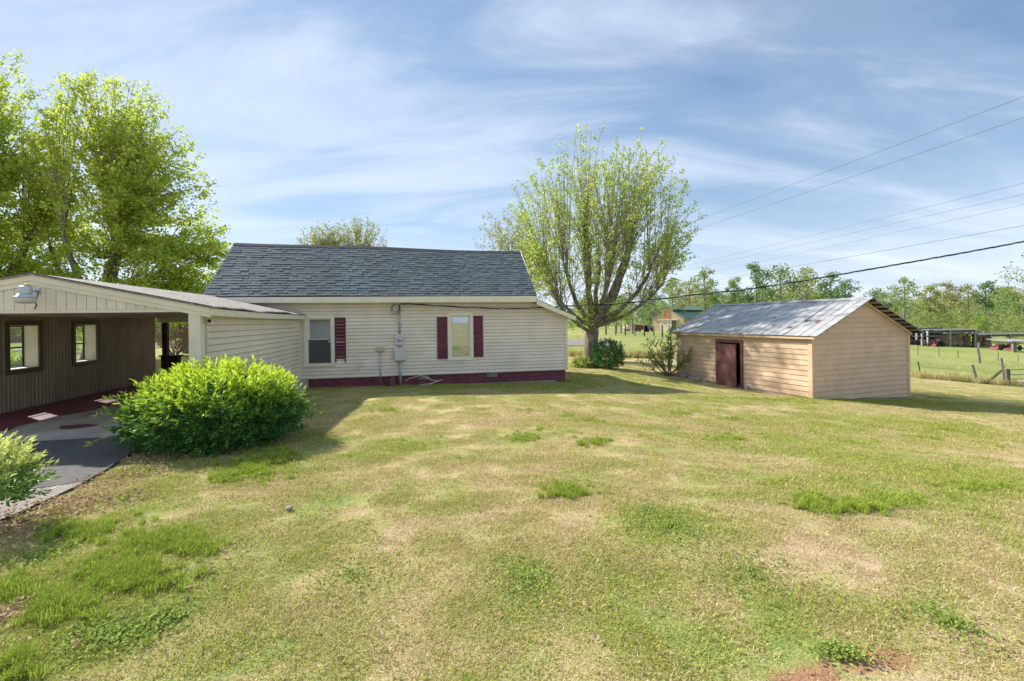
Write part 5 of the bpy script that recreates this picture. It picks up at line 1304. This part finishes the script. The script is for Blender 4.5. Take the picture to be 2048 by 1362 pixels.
wire_px('power_line', 'fourth power line from the top at the right edge', (2048,390), (1418,529), 5.3, 5.3, .0065)
wire_px('power_line', 'fifth power line from the top at the right edge', (2048,411), (1432,541), 5.0, 5.0, .006)
wire_px('telephone_line', 'dark telephone line just above the twisted service cable', (2048,453), (1435,559), 4.6, 4.6, .012)
def service_drop():
    T = empty('service_cable', (0, 0, 0)); tag(T, 'thick twisted black service cable running from the house to the upper right', 'cable')
    key = [(802,607.5,15.45),(850,609.5,15.5),(930,614.5,15.75),(1000,616.5,16.0),(1060,616,16.25),(1130,612.5,16.35),(1250,606,16.1),(1390,589.5,15.6),(1520,575,15.2),(1720,542,14.6),(2048,483,13.6),(2300,428,12.8)]
    P = [at(*k) for k in key]; pts = []
    for i in range(len(P)-1):
        p0, p1, p2, p3 = P[max(i-1, 0)], P[i], P[i+1], P[min(i+2, len(P)-1)]; n = max(6, int((p2-p1).length/.09))
        for j in range(n):
            t = j/n; pts.append(.5*((2*p1)+(p2-p0)*t+(2*p0-5*p1+4*p2-p3)*t*t+(3*p1-p0-3*p2+p3)*t**3))
    for k, (m, r) in enumerate((('black_cable', .0125), ('bare_cable', .0125), ('black_cable', .0125))):
        q = [p+Vector((0, math.cos(i*.55+k*2.1)*.017, math.sin(i*.55+k*2.1)*.017)) for i, p in enumerate(pts)]
        MB().tube(q, r, 5).build('strand', m, T)
service_drop()

# ------------------------------------------------------------------ grass, clover, fallen leaves
def tuft(seed, n, rad, hl, w, lean):
    g = np.random.default_rng(seed); a = g.uniform(0, 6.28, n); rr = rad*np.sqrt(g.random(n)); b = np.stack([rr*np.cos(a), rr*np.sin(a), np.full(n, -.004)], 1)
    az = g.uniform(0, 6.28, n); ln = g.uniform(*hl, n); le = g.uniform(*lean, n); d = np.stack([np.cos(az)*np.sin(le), np.sin(az)*np.sin(le), np.cos(le)], 1)
    d2 = np.stack([np.cos(az)*np.sin(le+.6), np.sin(az)*np.sin(le+.6), np.cos(le+.6)], 1); s = np.stack([-np.sin(az+g.normal(0, .5, n)), np.cos(az+g.normal(0, .5, n)), np.zeros(n)], 1)*w*g.uniform(.7, 1.3, n)[:, None]
    m = b+d*(ln*.55)[:, None]; e = m+d2*(ln*.45)[:, None]
    return np.stack([b-s*.5, b+s*.5, m+s*.4, e, m-s*.4], 1)
def blade_mat(name, straw, green, mixing=True):
    m = bpy.data.materials.new(name); m.use_nodes = True; nt = m.node_tree; nt.nodes.clear()
    o = nd(nt, 'ShaderNodeOutputMaterial'); b = nd(nt, 'ShaderNodeBsdfDiffuse'); t = nd(nt, 'ShaderNodeBsdfTranslucent'); mx = nd(nt, 'ShaderNodeMixShader')
    g = nd(nt, 'ShaderNodeNewGeometry'); a = nd(nt, 'ShaderNodeAttribute', attribute_name='green', attribute_type='INSTANCER')
    h = nd(nt, 'ShaderNodeTexWhiteNoise', noise_dimensions='1D'); lk(nt, vmath(nt, 'MULTIPLY', g.outputs['Random Per Island'], 91.7), h.inputs['W'])
    cg = ramp(nt, h.outputs[0], green); cs = ramp(nt, h.outputs[0], straw)
    if mixing:
        f = vmath(nt, 'LESS_THAN', g.outputs['Random Per Island'], a.outputs['Fac']); c = mixc(nt, f, cs, cg)
    else: c = cg
    lk(nt, c, b.inputs[0]); lk(nt, c, t.inputs[0]); mx.inputs[0].default_value = .35
    lk(nt, b.outputs[0], mx.inputs[1]); lk(nt, t.outputs[0], mx.inputs[2]); lk(nt, mx.outputs[0], o.inputs[0]); M[name] = m
blade_mat('blade_lawn', [(0, (.36,.24,.13)), (.5, (.69,.55,.32)), (1, (.86,.74,.51))], [(0, (.17,.20,.035)), (.5, (.43,.46,.10)), (1, (.62,.62,.18))])
blade_mat('blade_lush', [(0, (.1,.1,.1)), (1, (.1,.1,.1))], [(0, (.17,.26,.03)), (.6, (.37,.48,.07)), (1, (.56,.62,.14))], False)
def protos(cname, mats, specs):
    c = bpy.data.collections.new(cname)
    for i, (V, m) in enumerate(specs):
        o = np_mesh('%s_%02d' % (cname, i), V, [(0, 1, 2, 4), (4, 2, 3, 3)] if False else [(0, 1, 4), (1, 2, 4), (4, 2, 3)], m)
        col.objects.unlink(o); c.objects.link(o)
    return c
def scatter(name, label, pts, rot, scl, idx, green, coll):
    """one object carrying thousands of tufts"""
    me = bpy.data.meshes.new(name); me.vertices.add(len(pts)); me.vertices.foreach_set('co', pts.reshape(-1).astype(np.float32)); me.update()
    for an, av, ty in (('rot', rot, 'FLOAT'), ('scl', scl, 'FLOAT'), ('green', green, 'FLOAT'), ('idx', idx, 'INT')):
        a = me.attributes.new(an, ty, 'POINT'); a.data.foreach_set('value', av.astype(np.int32 if ty == 'INT' else np.float32))
    o = bpy.data.objects.new(name, me); col.objects.link(o); tag(o, label, None, kind='stuff')
    ng = bpy.data.node_groups.new(name, 'GeometryNodeTree')
    ng.interface.new_socket('Geometry', in_out='INPUT', socket_type='NodeSocketGeometry'); ng.interface.new_socket('Geometry', in_out='OUTPUT', socket_type='NodeSocketGeometry')
    gi, go = ng.nodes.new('NodeGroupInput'), ng.nodes.new('NodeGroupOutput')
    ip = ng.nodes.new('GeometryNodeInstanceOnPoints'); ci = ng.nodes.new('GeometryNodeCollectionInfo'); ci.inputs['Collection'].default_value = coll
    ci.inputs['Separate Children'].default_value = True; ci.inputs['Reset Children'].default_value = True
    def na(nm, ty):
        n = ng.nodes.new('GeometryNodeInputNamedAttribute'); n.data_type = ty; n.inputs['Name'].default_value = nm; return n.outputs[0]
    cx = ng.nodes.new('ShaderNodeCombineXYZ'); ng.links.new(na('rot', 'FLOAT'), cx.inputs[2])
    er = ng.nodes.new('FunctionNodeEulerToRotation'); ng.links.new(cx.outputs[0], er.inputs[0])
    ng.links.new(gi.outputs[0], ip.inputs['Points']); ng.links.new(ci.outputs[0], ip.inputs['Instance']); ip.inputs['Pick Instance'].default_value = True
    ng.links.new(na('idx', 'INT'), ip.inputs['Instance Index']); ng.links.new(er.outputs[0], ip.inputs['Rotation']); ng.links.new(na('scl', 'FLOAT'), ip.inputs['Scale'])
    ng.links.new(ip.outputs[0], go.inputs[0])
    md = o.modifiers.new('scatter', 'NODES'); md.node_group = ng
    return o

EDGE = [tuple(p[:2]) for p in drive_edge()]
def keep(x, y):
    """turf only: not on the drive, the slab, the house or the shed"""
    k = np.ones(len(x), bool)
    ex = np.interp(y, [p[1] for p in EDGE[::-1]], [p[0] for p in EDGE[::-1]]); k &= ~((x < ex+.03*np.sin(y*9)) & (y < EDGE[0][1]+.1) & (y > 1.5))
    rel = np.stack([x-POST.x, y-POST.y], 1); t = rel[:, 0]*A.x+rel[:, 1]*A.y; s = rel[:, 0]*B.x+rel[:, 1]*B.y
    k &= ~((t < -.1) & (t > -12) & (s > -2.4) & (s < 8.5))
    k &= ~((t < .02) & (s > -.3) & (s < 7))
    rel = np.stack([x-H0.x, y-H0.y], 1); t = rel[:, 0]*A.x+rel[:, 1]*A.y; s = rel[:, 0]*B.x+rel[:, 1]*B.y; k &= ~((t > -2.4) & (t < 9.2) & (s > .05) & (s < 4.6))
    c, sn = math.cos(SROT), math.sin(SROT); u = (x-S0.x)*c+(y-S0.y)*sn; v = -(x-S0.x)*sn+(y-S0.y)*c; k &= ~((u > -.02) & (u < 4.95) & (v > 0) & (v < 6.5))
    return k
def grass():
    g = np.random.default_rng(5)
    lawn = protos('lawn_tuft', None, [(tuft(100+i, 620, .20, (.016, .045), .0032, (.5, 1.45)), 'blade_lawn') for i in range(8)])
    X, Y = [], []
    for y0, y1, den in ((1.6, 3.5, 60), (3.5, 6, 42), (6, 10, 26), (10, 16, 15), (16, 26, 8)):
        w0 = 1.25*y1+.6; n = int(den*(y1-y0)*2*w0); x = g.uniform(-w0, w0, n); y = g.uniform(y0, y1, n); ok = np.abs(x) < 1.22*y+.7; X.append(x[ok]); Y.append(y[ok])
    X, Y = np.concatenate(X), np.concatenate(Y); k = keep(X, Y) & (g.random(len(X)) > dirtiness(X, Y)*1.1); X, Y = X[k], Y[k]; n = len(X)
    near = np.clip(1-np.hypot(X, Y-8)/30, 0, 1); Z = gz(X, Y)+near*((fbm(X, Y, .9, 31)-.5)*.045+(fbm(X, Y, .3, 37)-.5)*.012)
    gr = np.clip(greenness(X, Y)+g.normal(0, .1, n), .04, .97)
    scatter('lawn_grass', 'short patchy straw and green turf over the yard', np.stack([X, Y, Z], 1), g.uniform(0, 6.28, n), g.uniform(.7, 1.2, n)*(1+.25*(Y > 8))*np.interp(Y, [2, 5], [.8, 1.0])*(.85+.45*gr), g.integers(0, 8, n), gr, lawn)
    # lush clumps
    lush = protos('lush_tuft', None, [(tuft(200+i, 60, .05, (.06, .13), .005, (.05, .8)), 'blade_lush') for i in range(6)])
    P = []
    for px, py, w, h, n_ in [(1128,985,64,16,120),(1048,876,38,9,90),(1193,884,36,9,80),(776,823,32,6,70),(1048,822,26,5,50),(1178,842,46,6,80),(500,938,60,26,260),(560,912,50,18,160),(455,955,40,16,90),
                             (150,1060,80,24,200),(340,1090,110,28,420),(240,1150,120,40,420),(120,1215,90,45,230),(40,1330,40,30,90),(25,1180,30,30,110),(1700,1015,130,16,380),(1620,1000,40,12,120),(1450,880,60,8,110),(1365,828,40,7,90),
                             (1850,878,40,6,60),(1890,860,40,5,60),(1960,975,60,10,110),(1790,1000,60,10,120),(1470,838,60,6,90),(1080,860,8,4,14),(1000,775,200,5,150),(800,772,160,4,110),(1160,750,30,8,60),(1560,800,120,5,140),(1750,803,90,4,110),(400,905,110,6,30)]:
        for _ in range(int(n_*.5)):
            a = g.uniform(0, 6.28); r = math.sqrt(g.random())*abs(g.normal(.75, .35)); q = onground(px+w*r*math.cos(a), py+h*r*math.sin(a)); P.append((q.x, q.y, q.z))
    x = g.uniform(-14, 20, 5000); y = g.uniform(2, 20, 5000); w = greenness(x, y); ok = (g.random(5000) < np.clip(w-.45, 0, 1)*.9) & (np.abs(x) < 1.2*y+.5); x, y = x[ok], y[ok]
    P += list(zip(x, y, gz(x, y)))
    P = np.array(P); P = P[keep(P[:, 0], P[:, 1])]; n = len(P)
    scatter('grass_clumps', 'taller bright green clumps of grass standing out of the lawn', P, g.uniform(0, 6.28, n), g.uniform(.4, .9, n), g.integers(0, 6, n), np.ones(n), lush)
    # clover and weeds, flat little leaves
    P = []
    for px, py, w, h, n_ in [(230,1270,120,50,1500),(330,1240,60,30,700),(90,1110,70,40,600),(1340,1055,120,55,1500),(1050,1160,70,40,600),(1680,1310,70,26,600),(300,940,60,16,500),(250,1000,60,20,350),(1300,1020,60,20,300),(1900,1250,90,60,700),(700,1150,120,70,700),(1500,1150,160,70,900)]:
        n_ = int(n_*1.0); a = g.uniform(0, 6.28, n_); r = np.sqrt(g.random(n_))*np.abs(g.normal(.7, .45, n_))
        c = onground(px, py); ex = onground(px+w, py); ey = onground(px, py-h); rx, ry = abs(ex.x-c.x), abs(ey.y-c.y)
        P.append(np.stack([c.x+rx*r*np.cos(a), c.y+ry*r*np.sin(a)], 1))
    x = g.uniform(-9, 9, 9000); y = g.uniform(1.8, 8, 9000); ok = (fbm(x, y, .5, 71) > .56) & (np.abs(x) < 1.2*y+.3); P.append(np.stack([x[ok], y[ok]], 1))
    P = np.concatenate(P); P = P[keep(P[:, 0], P[:, 1])]; n = len(P); z = gz(P[:, 0], P[:, 1])+g.uniform(.012, .035, n); P = np.c_[P, z]; az = g.uniform(0, 6.28, n)
    D = np.stack([np.cos(az), np.sin(az), g.uniform(-.1, .5, n)], 1); L = g.uniform(.011, .023, n); o = leaves('clover', P, D, L, L*.9, 'leaf_clover', rng=g); tag(o, 'low clover and weeds creeping through the turf', None, kind='stuff')
    # dead leaves
    P = []
    for px, py, w, h, n_ in [(330,915,70,14,420),(250,955,70,22,380),(110,1020,90,26,420),(60,1060,70,25,260),(200,1005,90,22,300),(480,885,90,10,160),(30,1225,30,20,60),(560,1010,260,70,60),(250,1180,220,90,70),(900,1250,700,100,26),(660,905,60,20,20),(1500,1150,500,150,14)]:
        a = g.uniform(0, 6.28, n_); r = np.sqrt(g.random(n_)); c = onground(px, py); ex = onground(px+w, py); ey = onground(px, py-h)
        P.append(np.stack([c.x+abs(ex.x-c.x)*r*np.cos(a), c.y+abs(ey.y-c.y)*r*np.sin(a)], 1))
    P = np.concatenate(P); n = len(P); z = gz(P[:, 0], P[:, 1])+g.uniform(.02, .05, n); P = np.c_[P, z]; az = g.uniform(0, 6.28, n)
    D = np.stack([np.cos(az), np.sin(az), g.uniform(-.25, .35, n)], 1); L = g.uniform(.022, .05, n); o = leaves('fallen_leaves', P, D, L, L*g.uniform(.4, .7, n), 'leaf_dead', rng=g, fold=.25); tag(o, 'dry brown leaves lying along the drive and on the lawn', None, kind='stuff')
    # long grass along the pasture fence
    P = []
    for px0, py0, px1, py1, d0, d1, n_ in ((1135,713,1345,712,33,33,260),(1820,748,2048,772,28.5,31.5,110)):
        for _ in range(n_):
            t = g.random(); p = at(px0+(px1-px0)*t, py0+(py1-py0)*t, d0+(d1-d0)*t+g.normal(0, .5)); P.append((p.x, p.y, gz(p.x, p.y)))
    x = g.uniform(-2, 60, 1500); y = g.uniform(33, 62, 1500); P += [(a, b, gz(a, b)-.25) for a, b in zip(x, y) if fbm(a, b, 5.0, 61) > .5]
    P = np.array(P); n = len(P)
    tall = protos('tall_tuft', None, [(tuft(300+i, 50, .16, (.25, .7), .012, (.0, .45)), 'blade_lawn') for i in range(4)])
    scatter('long_grass', 'tall dry grass left standing along the pasture fence line', P, g.uniform(0, 6.28, n), g.uniform(.6, 1.2, n), g.integers(0, 4, n), g.uniform(.25, .8, n), tall)
grass()
for i, (px, py, sx, m, lab) in enumerate(((578,1022,.032,'stone','small grey stone in the lawn in front of the bush'),)):
    q = onground(px, py); bm = bmesh.new(); bmesh.ops.create_icosphere(bm, subdivisions=2, radius=sx)
    for v in bm.verts: v.co *= 1+.2*math.sin(v.co.x*60)*math.cos(v.co.y*70+i); v.co.z *= .55
    me = bpy.data.meshes.new('pebble'); bm.to_mesh(me); bm.free(); o = link(('pebble', 'curled_leaf')[i], me, m); o.location = (q.x, q.y, q.z+.03); tag(o, lab, ('stone', 'leaf')[i])
